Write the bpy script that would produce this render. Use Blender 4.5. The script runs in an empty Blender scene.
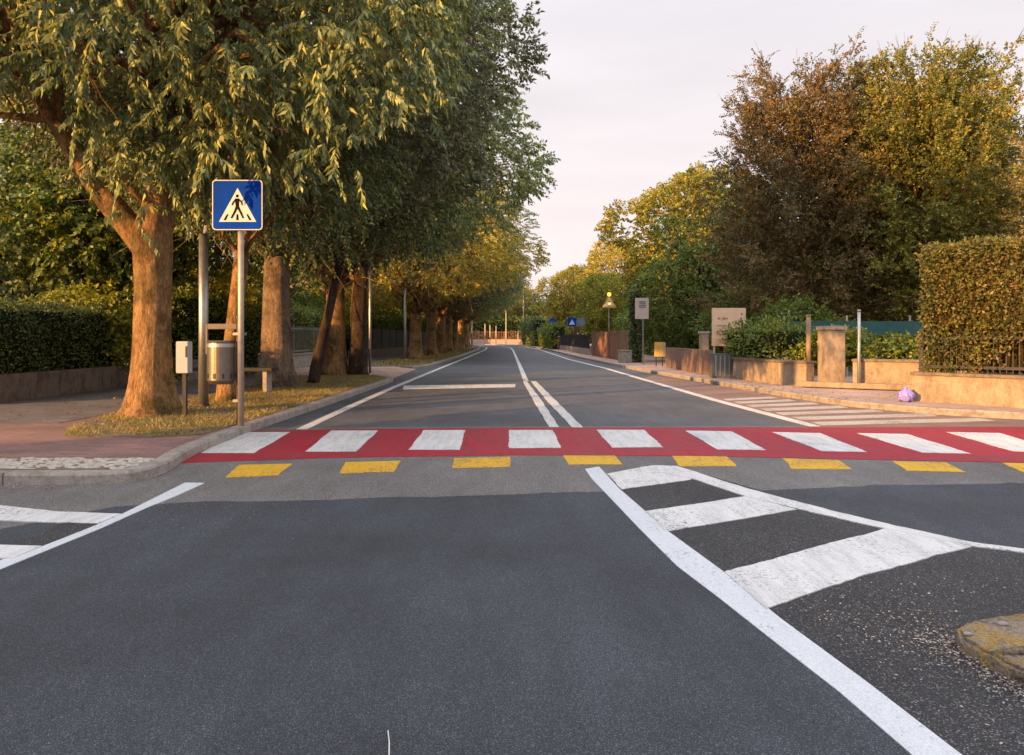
import bpy, bmesh, math, random
import numpy as np
from mathutils import Vector, Matrix
R = math.radians
scene = bpy.context.scene
COL = scene.collection

# ------------------------------------------------------------------ camera, sky, sun, exposure
H = 1.1; F = 770.0; CX = 512.0; HY = 337.0
cam_d = bpy.data.cameras.new('camera'); cam = bpy.data.objects.new('camera', cam_d); COL.objects.link(cam)
cam.location = (0, 0, H); cam.rotation_euler = (R(90), 0, 0)
cam_d.sensor_width = 36; cam_d.lens = 36 * F / 1024
cam_d.shift_y = -(377.5 - HY) / 1024.0
cam_d.clip_start = 0.05; cam_d.clip_end = 1500
scene.camera = cam

SUN_EL, SUN_AZ = 11.0, 230.0          # azimuth measured clockwise from +Y: behind and to the left of the camera
w = bpy.data.worlds.new('World'); scene.world = w; w.use_nodes = True
nt = w.node_tree; nt.nodes.clear()
sky = nt.nodes.new('ShaderNodeTexSky'); sky.sky_type = 'NISHITA'; sky.sun_disc = False
sky.sun_elevation = R(SUN_EL); sky.sun_rotation = R(SUN_AZ); sky.air_density = 1.2; sky.dust_density = 3.0
mulk = nt.nodes.new('ShaderNodeVectorMath'); mulk.operation = 'SCALE'; mulk.inputs['Scale'].default_value = 0.10
tc = nt.nodes.new('ShaderNodeTexCoord')
sep = nt.nodes.new('ShaderNodeSeparateXYZ')
cr = nt.nodes.new('ShaderNodeValToRGB')
cr.color_ramp.elements[0].position = 0.0; cr.color_ramp.elements[0].color = (0.84, 0.70, 0.68, 1)
cr.color_ramp.elements[1].position = 0.55; cr.color_ramp.elements[1].color = (0.72, 0.71, 0.76, 1)
e = cr.color_ramp.elements.new(0.22); e.color = (0.84, 0.755, 0.765, 1)
nz = nt.nodes.new('ShaderNodeTexNoise'); nz.inputs['Scale'].default_value = 1.6; nz.inputs['Detail'].default_value = 5
mp = nt.nodes.new('ShaderNodeMapping'); mp.inputs['Scale'].default_value = (1, 1, 5)
veil = nt.nodes.new('ShaderNodeMapRange'); veil.inputs[1].default_value = .3; veil.inputs[2].default_value = .7; veil.inputs[3].default_value = .80; veil.inputs[4].default_value = .93
mix = nt.nodes.new('ShaderNodeMix'); mix.data_type = 'RGBA'
zm = nt.nodes.new('ShaderNodeMapRange'); zm.inputs[1].default_value = .42; zm.inputs[2].default_value = .85; zm.inputs[3].default_value = 1.0; zm.inputs[4].default_value = 2.5
zs = nt.nodes.new('ShaderNodeVectorMath'); zs.operation = 'SCALE'
bg = nt.nodes.new('ShaderNodeBackground'); bg.inputs['Strength'].default_value = .64
out = nt.nodes.new('ShaderNodeOutputWorld')
L = nt.links
L.new(sky.outputs[0], mulk.inputs[0]); L.new(tc.outputs['Generated'], sep.inputs[0]); L.new(sep.outputs['Z'], cr.inputs[0])
L.new(tc.outputs['Generated'], mp.inputs[0]); L.new(mp.outputs[0], nz.inputs['Vector']); L.new(nz.outputs['Fac'], veil.inputs[0])
L.new(veil.outputs[0], mix.inputs['Factor']); L.new(mulk.outputs[0], mix.inputs[6]); L.new(cr.outputs[0], mix.inputs[7])
cl = nt.nodes.new('ShaderNodeMapRange'); cl.inputs[1].default_value = .35; cl.inputs[2].default_value = .68; cl.inputs[3].default_value = .965; cl.inputs[4].default_value = 1.05
ml = nt.nodes.new('ShaderNodeMath'); ml.operation = 'MULTIPLY'; L.new(nz.outputs['Fac'], cl.inputs[0]); L.new(cl.outputs[0], ml.inputs[0]); L.new(zm.outputs[0], ml.inputs[1])
L.new(sep.outputs['Z'], zm.inputs[0]); L.new(mix.outputs[2], zs.inputs[0]); L.new(ml.outputs[0], zs.inputs['Scale']); L.new(zs.outputs[0], bg.inputs['Color']); L.new(bg.outputs[0], out.inputs['Surface'])

sd = bpy.data.lights.new('sun', 'SUN'); sun = bpy.data.objects.new('sun', sd); COL.objects.link(sun)
sd.energy = 5.0; sd.angle = R(0.6); sd.color = (1.0, 0.51, 0.165)
az = R(SUN_AZ); el = R(SUN_EL)
sv = Vector((math.sin(az) * math.cos(el), math.cos(az) * math.cos(el), math.sin(el)))
sun.rotation_euler = sv.to_track_quat('Z', 'Y').to_euler(); sun.location = (-20, -20, 30)

scene.view_settings.view_transform = 'Standard'; scene.view_settings.look = 'None'
scene.view_settings.exposure = 1.0; scene.view_settings.gamma = 1.0
scene.render.engine = 'CYCLES'

# ------------------------------------------------------------------ helpers
def G(px, py, z=0.0):
    Y = F * (H - z) / (py - HY); return ((px - CX) / F * Y, Y, z)
def at(px, Y, z=0.0): return Vector(((px - CX) / F * Y, Y, z))
def hz(py, Y): return H + (HY - py) / F * Y
def tag(o, label=None, cat=None, group=None, kind=None):
    if label: o['label'] = label
    if cat: o['category'] = cat
    if group: o['group'] = group
    if kind: o['kind'] = kind
    return o
def empty(name, loc, rz=0, **k):
    o = bpy.data.objects.new(name, None); COL.objects.link(o); o.location = loc; o.rotation_euler = (0, 0, rz)
    o.empty_display_size = .2
    return tag(o, **k)
def link(name, me, mats, parent=None, smooth=False):
    if not isinstance(mats, (list, tuple)): mats = [mats]
    for m in mats: me.materials.append(m)
    o = bpy.data.objects.new(name, me); COL.objects.link(o)
    if parent: o.parent = parent
    if smooth: me.polygons.foreach_set('use_smooth', [True] * len(me.polygons))
    return o
class MB:
    def __init__(s): s.v = []; s.f = []; s.m = []
    def add(s, vs, fs, m=0):
        b = len(s.v); s.v += [tuple(v) for v in vs]; s.f += [tuple(i + b for i in f) for f in fs]; s.m += [m] * len(fs)
    def box(s, c, size, rz=0, m=0, rot=None):
        hx, hy, hz_ = size[0] / 2, size[1] / 2, size[2] / 2
        M = rot if rot is not None else Matrix.Rotation(rz, 3, 'Z')
        c = Vector(c)
        vs = [c + M @ Vector((x * hx, y * hy, z * hz_)) for z in (-1, 1) for x, y in ((-1, -1), (1, -1), (1, 1), (-1, 1))]
        s.add(vs, [(0, 3, 2, 1), (4, 5, 6, 7), (0, 1, 5, 4), (1, 2, 6, 5), (2, 3, 7, 6), (3, 0, 4, 7)], m)
    def tube(s, pts, rads, n=10, m=0, cap=True, wob=None):
        pts = [Vector(p) for p in pts]; b = len(s.v); prev = None
        for i, p in enumerate(pts):
            t = (pts[min(i + 1, len(pts) - 1)] - pts[max(i - 1, 0)]).normalized()
            if prev is None: a = t.orthogonal().normalized() if abs(t.z) < .9 else (Vector((1, 0, 0)) - t * t.x).normalized()
            else: a = (prev - t * prev.dot(t)).normalized()
            prev = a; c = t.cross(a); r = rads[i] if hasattr(rads, '__len__') else rads
            for k in range(n):
                an = 2 * math.pi * k / n; rr = r * (wob(i, an) if wob else 1)
                s.v.append(tuple(p + (a * math.cos(an) + c * math.sin(an)) * rr))
        for i in range(len(pts) - 1):
            for k in range(n):
                k2 = (k + 1) % n
                s.f.append((b + i * n + k, b + i * n + k2, b + (i + 1) * n + k2, b + (i + 1) * n + k)); s.m.append(m)
        if cap:
            s.f.append(tuple(b + k for k in reversed(range(n)))); s.m.append(m)
            s.f.append(tuple(b + (len(pts) - 1) * n + k for k in range(n))); s.m.append(m)
    def prism(s, poly, z0, z1, m=0):
        n = len(poly); vs = [(p[0], p[1], z0) for p in poly] + [(p[0], p[1], z1) for p in poly]
        s.add(vs, [tuple(range(n, 2 * n)), tuple(reversed(range(n)))] + [(i, (i + 1) % n, (i + 1) % n + n, i + n) for i in range(n)], m)
    def build(s, name, mats, parent=None, smooth=False, bevel=0):
        me = bpy.data.meshes.new(name); me.from_pydata(s.v, [], s.f)
        me.polygons.foreach_set('material_index', s.m)
        if bevel:
            bm = bmesh.new(); bm.from_mesh(me); bmesh.ops.recalc_face_normals(bm, faces=bm.faces)
            bmesh.ops.bevel(bm, geom=[e for e in bm.edges if e.is_manifold and e.calc_face_angle(0) > .6], offset=bevel, segments=2, affect='EDGES')
            bm.to_mesh(me); bm.free()
        else:
            bm = bmesh.new(); bm.from_mesh(me); bmesh.ops.recalc_face_normals(bm, faces=bm.faces); bm.to_mesh(me); bm.free()
        return link(name, me, mats, parent, smooth)
def sheet(name, polys, z, mat, parent=None, up=True):
    """flat polygons (lists of xy) at height z, one mesh; thickness-free because it is paint or surfacing"""
    bm = bmesh.new()
    if 'paint' in getattr(mat, 'name', '') and len(polys) == 1:
        q = []; rj = random.Random(len(polys[0]) * 7 + int(abs(polys[0][0][0]) * 100)); pp = polys[0]
        for a, b in zip(pp, pp[1:] + pp[:1]):
            a = Vector(a[:2]); b = Vector(b[:2]); n = max(1, min(60, int((b - a).length / .05))); nn = Vector((-(b - a).y, (b - a).x)).normalized()
            for k in range(n): q.append(tuple(a.lerp(b, k / n) + nn * (rj.gauss(0, .0028) + .004 * math.sin(k * .35 + a.x * 9))))
        polys = [q]
    for p in polys:
        f = bm.faces.new([bm.verts.new((q[0], q[1], z)) for q in p])
        f.normal_update()
        if f.normal.z < 0: f.normal_flip()
    bmesh.ops.triangulate(bm, faces=bm.faces)
    if z > 0.003:
        for e_ in [e for e in bm.edges if e.is_boundary]:
            a, b = e_.verts; c = bm.verts.new((b.co.x, b.co.y, z - .0075)); d = bm.verts.new((a.co.x, a.co.y, z - .0075)); bm.faces.new((a, b, c, d))
    me = bpy.data.meshes.new(name); bm.to_mesh(me); bm.free()
    return link(name, me, mat, parent)
def quads_mesh(name, V):
    """V (N,k,3) -> mesh of N k-gons"""
    N, k, _ = V.shape
    me = bpy.data.meshes.new(name)
    me.vertices.add(N * k); me.vertices.foreach_set('co', V.reshape(-1).astype(np.float32))
    me.loops.add(N * k); me.loops.foreach_set('vertex_index', np.arange(N * k, dtype=np.int32))
    me.polygons.add(N); me.polygons.foreach_set('loop_start', np.arange(0, N * k, k, dtype=np.int32))
    me.update(calc_edges=True)
    return me
def nrm(a): return a / np.maximum(np.linalg.norm(a, axis=-1, keepdims=True), 1e-9)
def leaves(P, D, L_, W_, rng, bend=.15, flat=None):
    """P base, D direction -> (N,4,3) slightly folded leaf quads"""
    N = len(P); D = nrm(D)
    rnd = rng.normal(size=(N, 3))
    if flat is not None: rnd = rnd * (1 - flat) + np.array([0, 0, 1.0]) * flat * 2
    S = nrm(np.cross(D, rnd)); Nn = np.cross(S, D)
    L_ = np.broadcast_to(L_, (N,))[:, None]; W_ = np.broadcast_to(W_, (N,))[:, None]
    mid = P + D * L_ * .45 + Nn * L_ * bend
    return np.stack([P, mid + S * W_ / 2, P + D * L_, mid - S * W_ / 2], axis=1)

# ------------------------------------------------------------------ materials
def mat(name): 
    m = bpy.data.materials.new(name); m.use_nodes = True; n = m.node_tree.nodes; b = n['Principled BSDF']
    return m, m.node_tree, b
def N_(t, typ, **k):
    n = t.nodes.new(typ)
    for a, v in k.items():
        if a.startswith('i_'): n.inputs[a[2:].replace('_', ' ')].default_value = v
        else: setattr(n, a, v)
    return n
def ramp(t, stops, interp='LINEAR'):
    r = t.nodes.new('ShaderNodeValToRGB'); r.color_ramp.interpolation = interp
    el_ = r.color_ramp.elements
    el_[0].position = stops[0][0]; el_[0].color = (*stops[0][1], 1); el_[1].position = stops[-1][0]; el_[1].color = (*stops[-1][1], 1)
    for p, c in stops[1:-1]: q = el_.new(p); q.color = (*c, 1)
    return r
def coord(t, scale=(1, 1, 1), kind='Object'):
    c = t.nodes.new('ShaderNodeTexCoord'); m = t.nodes.new('ShaderNodeMapping'); m.inputs['Scale'].default_value = scale
    t.links.new(c.outputs[kind], m.inputs[0]); return m.outputs[0]
def noise(t, vec, s, d=4, r=.55):
    n = t.nodes.new('ShaderNodeTexNoise'); n.inputs['Scale'].default_value = s; n.inputs['Detail'].default_value = d; n.inputs['Roughness'].default_value = r
    t.links.new(vec, n.inputs['Vector']); return n.outputs['Fac']
def mixc(t, fac, a, b, mode='MIX'):
    m = t.nodes.new('ShaderNodeMix'); m.data_type = 'RGBA'; m.blend_type = mode
    for s, v in ((m.inputs['Factor'], fac), (m.inputs[6], a), (m.inputs[7], b)):
        if isinstance(v, (int, float)): s.default_value = v
        elif isinstance(v, tuple): s.default_value = (*v, 1)
        else: t.links.new(v, s)
    return m.outputs[2]
def bump(t, b, h, strength=.3, dist=.02):
    n = t.nodes.new('ShaderNodeBump'); n.inputs['Strength'].default_value = strength; n.inputs['Distance'].default_value = dist
    t.links.new(h, n.inputs['Height']); t.links.new(n.outputs[0], b.inputs['Normal'])
def mapr(t, v, a, b, c=0., d=1.):
    n = t.nodes.new('ShaderNodeMapRange'); n.inputs[1].default_value = a; n.inputs[2].default_value = b; n.inputs[3].default_value = c; n.inputs[4].default_value = d
    t.links.new(v, n.inputs[0]); return n.outputs[0]
def plain(name, col, rough=.6, metal=0, var=.25, sc=6, bmp=.1, spec=.5):
    m, t, b = mat(name); v = coord(t)
    n1 = noise(t, v, sc, 6, .65)
    c = mixc(t, mapr(t, n1, .3, .7), tuple(x * (1 - var) for x in col), tuple(min(1, x * (1 + var)) for x in col))
    t.links.new(c, b.inputs['Base Color']); b.inputs['Roughness'].default_value = rough; b.inputs['Metallic'].default_value = metal
    b.inputs['Specular IOR Level'].default_value = spec
    if bmp: bump(t, b, noise(t, v, sc * 8, 3), bmp, .01)
    return m
def asphalt(name, base, speck, rough=.75, patch=.2, grain=230, warm=0):
    m, t, b = mat(name); v = coord(t)
    vo = N_(t, 'ShaderNodeTexVoronoi'); vo.inputs['Scale'].default_value = grain; t.links.new(v, vo.inputs['Vector'])
    sepc = N_(t, 'ShaderNodeSeparateColor'); t.links.new(vo.outputs['Color'], sepc.inputs[0])
    g = sepc.outputs[0]
    rr = ramp(t, [(0, tuple(x * .45 for x in base)), (.5, base), (.88, tuple(x * 1.5 for x in base)), (.97, speck)]); t.links.new(g, rr.inputs[0])
    big = noise(t, v, .55, 6, .6)
    c = mixc(t, 1.0, rr.outputs[0], mixc(t, mapr(t, big, .3, .7), (1 - patch,) * 3, (1 + patch,) * 3), 'MULTIPLY')
    mid = noise(t, coord(t, (2.2, .5, 1)), 2.2, 5, .6)
    c = mixc(t, 1.0, c, mixc(t, mapr(t, mid, .35, .65), (.88,) * 3, (1.1,) * 3), 'MULTIPLY')
    t.links.new(c, b.inputs['Base Color']); b.inputs['Roughness'].default_value = rough
    b.inputs['Specular IOR Level'].default_value = .35
    bump(t, b, vo.outputs['Distance'], .7, .004)
    return m
M = {}
M['asphalt_old'] = asphalt('asphalt_old', (.13, .122, .118), (.34, .32, .30), patch=.2)
M['asphalt_new'] = asphalt('asphalt_new', (.039, .045, .055), (.18, .195, .22), patch=.36, grain=430)
M['asphalt_far'] = asphalt('asphalt_far', (.082, .087, .10), (.2, .2, .21), patch=.25)
M['asphalt_black'] = asphalt('asphalt_black', (.028, .029, .033), (.2, .18, .16), patch=.2)
def paint(name, col, wear=.42, under=(.09, .088, .09), smear=.12):
    m, t, b = mat(name); v = coord(t)
    n1 = noise(t, v, 55, 8, .75); n2 = noise(t, v, 1.7, 5, .6)
    ad = N_(t, 'ShaderNodeMath', operation='MULTIPLY_ADD'); t.links.new(n2, ad.inputs[0]); ad.inputs[1].default_value = .35; t.links.new(n1, ad.inputs[2])
    f = mapr(t, ad.outputs[0], wear + .03, wear + .11)
    st = noise(t, coord(t, (7, .7, 1)), 2.0, 7, .75)
    vo = N_(t, 'ShaderNodeTexVoronoi'); vo.inputs['Scale'].default_value = 260; t.links.new(v, vo.inputs['Vector'])
    sc = N_(t, 'ShaderNodeSeparateColor'); t.links.new(vo.outputs['Color'], sc.inputs[0])
    c1 = mixc(t, mapr(t, sc.outputs[0], 0, 1), tuple(x * .82 for x in col), tuple(min(1, x * 1.08) for x in col))
    c2 = mixc(t, mapr(t, st, .45, .66, 0, smear * 2), c1, tuple(x * .45 for x in col))
    t.links.new(mixc(t, f, under, c2), b.inputs['Base Color']); b.inputs['Roughness'].default_value = .7
    b.inputs['Specular IOR Level'].default_value = .3
    bump(t, b, vo.outputs['Distance'], .4, .003)
    return m
M['white_paint'] = paint('white_paint', (.64, .64, .63), .50, smear=.25)
M['white_new'] = paint('white_new', (.58, .61, .64), .47, smear=.07)
M['red_paint'] = paint('red_paint', (.35, .018, .036), .54, under=(.15, .06, .06), smear=.25)
M['yellow_paint'] = paint('yellow_paint', (.68, .39, .025), .535, under=(.13, .11, .08))
M['cream_paint'] = paint('cream_paint', (.50,.45,.39), .54, under=(.2, .14, .10))
def bricks(name, c1, c2, mortar, sx=.2, sy=.1):
    m, t, b = mat(name); v = coord(t)
    br = N_(t, 'ShaderNodeTexBrick'); t.links.new(v, br.inputs['Vector'])
    br.inputs['Scale'].default_value = 1; br.inputs['Brick Width'].default_value = sx; br.inputs['Row Height'].default_value = sy
    br.inputs['Mortar Size'].default_value = .004; br.inputs['Color1'].default_value = (*c1, 1); br.inputs['Color2'].default_value = (*c2, 1); br.inputs['Mortar'].default_value = (*mortar, 1)
    n = noise(t, v, 1.2, 6, .65); n2 = noise(t, v, 40, 5, .7)
    c = mixc(t, 1, br.outputs[0], mixc(t, mapr(t, n, .3, .7), (.65, .67, .7), (1.2, 1.15, 1.1)), 'MULTIPLY')
    c = mixc(t, 1, c, mixc(t, mapr(t, n2, .3, .7), (.75,) * 3, (1.2,) * 3), 'MULTIPLY')
    t.links.new(c, b.inputs['Base Color']); b.inputs['Roughness'].default_value = .85
    bump(t, b, br.outputs['Fac'], .4, -.004)
    return m
M['pavers'] = bricks('pavers', (.30, .165, .14), (.23, .13, .115), (.12, .09, .08))
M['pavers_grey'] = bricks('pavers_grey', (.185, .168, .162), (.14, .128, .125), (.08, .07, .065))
M['pavers_right'] = bricks('pavers_right', (.50, .335, .26), (.42, .285, .22), (.26, .18, .14))
def stained(name, base, stain, sc=3.0, zs=1.0, lo=.45, hi=.62, bs=.35):
    m, t, b = mat(name); v = coord(t)
    n1 = noise(t, coord(t, (3, 3, max(zs * 3.2, 1.6))), sc * .8, 8, .78); n2 = noise(t, v, 45, 5, .7)
    c = mixc(t, mapr(t, n1, lo, hi), base, stain)
    c = mixc(t, 1, c, mixc(t, mapr(t, n2, .25, .75), (.75,) * 3, (1.2,) * 3), 'MULTIPLY')
    t.links.new(c, b.inputs['Base Color']); b.inputs['Roughness'].default_value = .9
    bump(t, b, n2, bs, .012)
    return m
M['kerb'] = stained('kerb', (.33, .29, .26), (.19, .165, .14))
M['wall_left'] = stained('wall_left', (.22, .18, .145), (.10, .08, .065), 2.5, .6)
M['plaster_ochre'] = stained('plaster_ochre', (.35, .285, .21), (.19, .15, .115), 2.2, .35, .42, .62)
M['coping'] = stained('coping', (.20, .16, .13), (.10, .085, .07))
M['concrete'] = stained('concrete', (.40, .36, .32), (.24, .21, .18))
M['brickwall'] = stained('brick_red', (.24, .15, .115), (.15, .105, .085))
def moss():
    m, t, b = mat('moss_stone'); v = coord(t)
    n1 = noise(t, v, 9, 8, .75); n2 = noise(t, v, 90, 6, .8); n3 = noise(t, v, 4, 5, .6)
    r = ramp(t, [(.36, (.10, .09, .075)), (.45, (.28, .24, .19)), (.53, (.40, .25, .05)), (.68, (.48, .31, .04))]); t.links.new(n1, r.inputs[0])
    c = mixc(t, mapr(t, n3, .50, .62, 0, .75), r.outputs[0], (.30, .27, .235))
    c = mixc(t, 1, c, mixc(t, mapr(t, n2, .35, .62), (.35, .34, .33), (1.3, 1.25, 1.2)), 'MULTIPLY')
    t.links.new(c, b.inputs['Base Color']); b.inputs['Roughness'].default_value = .95
    ad = N_(t, 'ShaderNodeMath', operation='ADD'); t.links.new(n1, ad.inputs[0]); t.links.new(n2, ad.inputs[1]); bump(t, b, ad.outputs[0], .9, .012); return m
M['moss_stone'] = moss()
M['soil'] = stained('soil', (.20, .135, .075), (.14, .11, .055), 2, 1)
M['earth'] = stained('earth', (.16, .14, .08), (.10, .11, .05), 1, 1)
M['pebble'] = plain('pebble', (.42, .38, .33), .7, var=.4, sc=20)
def bark(name, c1, c2, c3, scale=9, mossy=0):
    m, t, b = mat(name); v = coord(t, (1, 1, .22)); v2 = coord(t)
    n1 = noise(t, v, scale * 1.5, 9, .8); n2 = noise(t, v2, 2.3, 5, .6); n3 = noise(t, coord(t, (1, 1, 3.0)), 5, 4, .6)
    r = ramp(t, [(.32, c1), (.5, c2), (.66, c3)]); t.links.new(n1, r.inputs[0])
    c = mixc(t, mapr(t, n2, .5, .62, 0, .75), r.outputs[0], tuple(x * .55 for x in c1))
    if mossy: c = mixc(t, mapr(t, noise(t, v2, 3.1, 5), .48, .62, 0, mossy), c, (.11, .12, .035))
    vo = N_(t, 'ShaderNodeTexVoronoi', feature='DISTANCE_TO_EDGE'); vo.inputs['Scale'].default_value = 22; t.links.new(v, vo.inputs['Vector'])
    n4 = noise(t, coord(t, (1, 1, .35)), scale * 4.5, 6, .7)
    mm = N_(t, 'ShaderNodeMath', operation='MULTIPLY_ADD'); t.links.new(n1, mm.inputs[0]); mm.inputs[1].default_value = 1.2; t.links.new(n4, mm.inputs[2])
    c = mixc(t, 1, c, mixc(t, mapr(t, n4, .3, .65), (.42, .38, .34), (1.25, 1.2, 1.15)), 'MULTIPLY')
    t.links.new(c, b.inputs['Base Color']); b.inputs['Roughness'].default_value = .9; b.inputs['Specular IOR Level'].default_value = .2
    bump(t, b, mm.outputs[0], 1.0, .035)
    return m
M['bark'] = bark('bark', (.15, .085, .04), (.38, .235, .11), (.52, .36, .20), mossy=.4)  # orange of the low sun partly put into these bark tones
M['bark_dark'] = bark('bark_dark', (.035, .025, .02), (.07, .05, .04), (.12, .09, .07))
M['bark_grey'] = bark('bark_grey', (.13, .10, .08), (.25, .19, .14), (.36, .29, .22))
def leafmat(name, cols, trans=.27, rough=.45, sc=.7, light=(1.25, 1.2, 1.0)):
    m, t, b = mat(name)
    g = N_(t, 'ShaderNodeNewGeometry'); r = ramp(t, cols); t.links.new(g.outputs['Random Per Island'], r.inputs[0])
    n = noise(t, coord(t), sc, 3, .5)
    c = mixc(t, 1, r.outputs[0], mixc(t, mapr(t, n, .35, .65), (.75, .8, .85), light), 'MULTIPLY')
    t.links.new(c, b.inputs['Base Color']); b.inputs['Roughness'].default_value = rough; b.inputs['Specular IOR Level'].default_value = .35
    tr = N_(t, 'ShaderNodeBsdfTranslucent'); t.links.new(mixc(t, 1, c, (1.25, 1.15, .5), 'MULTIPLY'), tr.inputs['Color'])
    ms = N_(t, 'ShaderNodeMixShader'); ms.inputs[0].default_value = trans
    o = t.nodes['Material Output']; t.links.new(b.outputs[0], ms.inputs[1]); t.links.new(tr.outputs[0], ms.inputs[2]); t.links.new(ms.outputs[0], o.inputs['Surface'])
    return m
M['leaf_avenue'] = leafmat('leaf_avenue', [(0, (0.112, 0.159, 0.088)), (.5, (0.241, 0.307, 0.156)), (.85, (0.388, 0.437, 0.212)), (.97, (0.558, 0.536, 0.178))])
M['leaf_grey'] = leafmat('leaf_grey', [(0, (0.075, 0.097, 0.060)), (.5, (0.151, 0.175, 0.108)), (.9, (0.267, 0.283, 0.192)), (1, (0.400, 0.384, 0.267))], .25)
M['leaf_gold'] = leafmat('leaf_gold', [(0, (0.216, 0.248, 0.062)), (.5, (0.417, 0.385, 0.085)), (.85, (0.557, 0.448, 0.101)), (1, (0.600, 0.402, 0.093))])
M['leaf_copper'] = leafmat('leaf_copper', [(0, (.06, .07, .033)), (.4, (.115, .115, .05)), (.72, (.22, .135, .06)), (1, (.30, .18, .07))], .25)
M['leaf_beech'] = leafmat('leaf_beech', [(0, (0.083, 0.105, 0.028)), (.5, (0.176, 0.193, 0.042)), (.85, (0.275, 0.264, 0.055)), (1, (0.396, 0.308, 0.061))])
M['leaf_maple'] = leafmat('leaf_maple', [(0, (0.135, 0.187, 0.037)), (.5, (0.261, 0.287, 0.053)), (.85, (0.367, 0.331, 0.058)), (1, (0.435, 0.221, 0.053))])
M['leaf_dark'] = leafmat('leaf_dark', [(0, (0.060, 0.090, 0.043)), (.5, (0.119, 0.173, 0.074)), (.9, (0.205, 0.270, 0.107)), (1, (0.388, 0.366, 0.129))], .25)
M['leaf_green'] = leafmat('leaf_green', [(0, (0.059, 0.099, 0.026)), (.5, (0.132, 0.198, 0.046)), (.9, (0.238, 0.290, 0.066)), (1, (0.396, 0.370, 0.079))])
M['leaf_bright'] = leafmat('leaf_bright', [(0, (0.150, 0.188, 0.025)), (.5, (0.275, 0.312, 0.044)), (1, (0.450, 0.400, 0.062))])
M['leaf_hornhedge'] = leafmat('leaf_hornhedge', [(0, (.07, .09, .028)), (.55, (.15, .17, .045)), (.8, (.21, .18, .055)), (1, (.24, .13, .065))], .25, sc=1.5)
M['leaf_pale'] = leafmat('leaf_pale', [(0, (.16, .16, .08)), (.5, (.26, .25, .13)), (1, (.38, .35, .18))])
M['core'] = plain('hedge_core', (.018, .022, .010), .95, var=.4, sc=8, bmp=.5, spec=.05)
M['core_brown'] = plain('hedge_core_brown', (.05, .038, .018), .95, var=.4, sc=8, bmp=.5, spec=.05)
M['grass'] = leafmat('grass', [(0, (0.127, 0.157, 0.053)), (.4, (0.275, 0.241, 0.091)), (1, (0.444, 0.362, 0.156))], .25, sc=1.1, light=(1.25, 1.1, .9))
M['litter'] = leafmat('litter', [(0, (.20, .11, .05)), (.5, (.36, .22, .10)), (1, (.50, .38, .22))], .1)
M['chips'] = leafmat('chips', [(0, (.14, .08, .05)), (.4, (.34, .26, .20)), (.8, (.55, .48, .42)), (1, (.42, .24, .12))], .05)
M['galv'] = plain('galvanised_steel', (.42, .42, .41), .42, .85, var=.15, sc=14)
M['galv_tan'] = plain('weathered_pole', (.40, .35, .30), .5, .5, var=.2, sc=14)
M['bin_metal'] = plain('bin_metal', (.17, .15, .125), .42, .8, var=.15, sc=10)
M['dark_metal'] = plain('dark_metal', (.03, .03, .032), .5, .3)
M['box_white'] = plain('box_white', (.42, .40, .42), .5, var=.08)
M['sign_blue'] = plain('sign_blue', (.001, .045, .38), .7, var=.2, sc=4, bmp=0, spec=.08)
M['sign_white'] = plain('sign_white', (.62, .61, .59), .4, var=.05, bmp=0)
M['sign_black'] = plain('sign_black', (.008, .008, .008), .8, bmp=0, spec=.08)
M['sign_red'] = plain('sign_red', (.5, .03, .02), .4, bmp=0)
M['sign_back'] = plain('sign_back', (.16, .2, .27), .45, .3, bmp=0)
M['board'] = plain('board_cream', (.70, .50, .34), .6, var=.08, bmp=0)
M['text_brown'] = plain('text_brown', (.30, .14, .08), .6, bmp=0)
M['yellow_box'] = plain('yellow_box', (.62, .42, .12), .5, var=.1)
M['cabinet'] = plain('cabinet_grey', (.10, .12, .125), .6, var=.15)
M['teal'] = plain('teal_screen', (.02, .085, .085), .8, var=.2)
M['fence_dark'] = plain('fence_dark', (.025, .027, .032), .6)
M['wood'] = plain('wood', (.28, .19, .11), .8, var=.25)
M['purple'] = plain('purple_plastic', (.26, .24, .72), .3, var=.2, sc=20)
M['house'] = plain('house_plaster', (.55, .47, .42), .9, var=.07)
M['house2'] = plain('house_plaster_ochre', (.5, .38, .24), .9, var=.07)
M['roof'] = plain('roof_tiles', (.26, .11, .07), .9, var=.25, sc=12)
M['glass'] = plain('window_glass', (.03, .035, .04), .1, bmp=0)
M['shutter'] = plain('shutter', (.09, .05, .03), .6)
M['fence_brown'] = plain('fence_brown', (.24, .12, .075), .8, var=.3, sc=4)
M['wall_pink'] = plain('wall_pink', (.40, .29, .24), .9, var=.12, sc=2)
mm_, t_, b_ = mat('amber_lamp'); b_.inputs['Base Color'].default_value = (.9, .35, .03, 1)
b_.inputs['Emission Color'].default_value = (1, .36, .03, 1); b_.inputs['Emission Strength'].default_value = 3.0; M['amber'] = mm_

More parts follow.
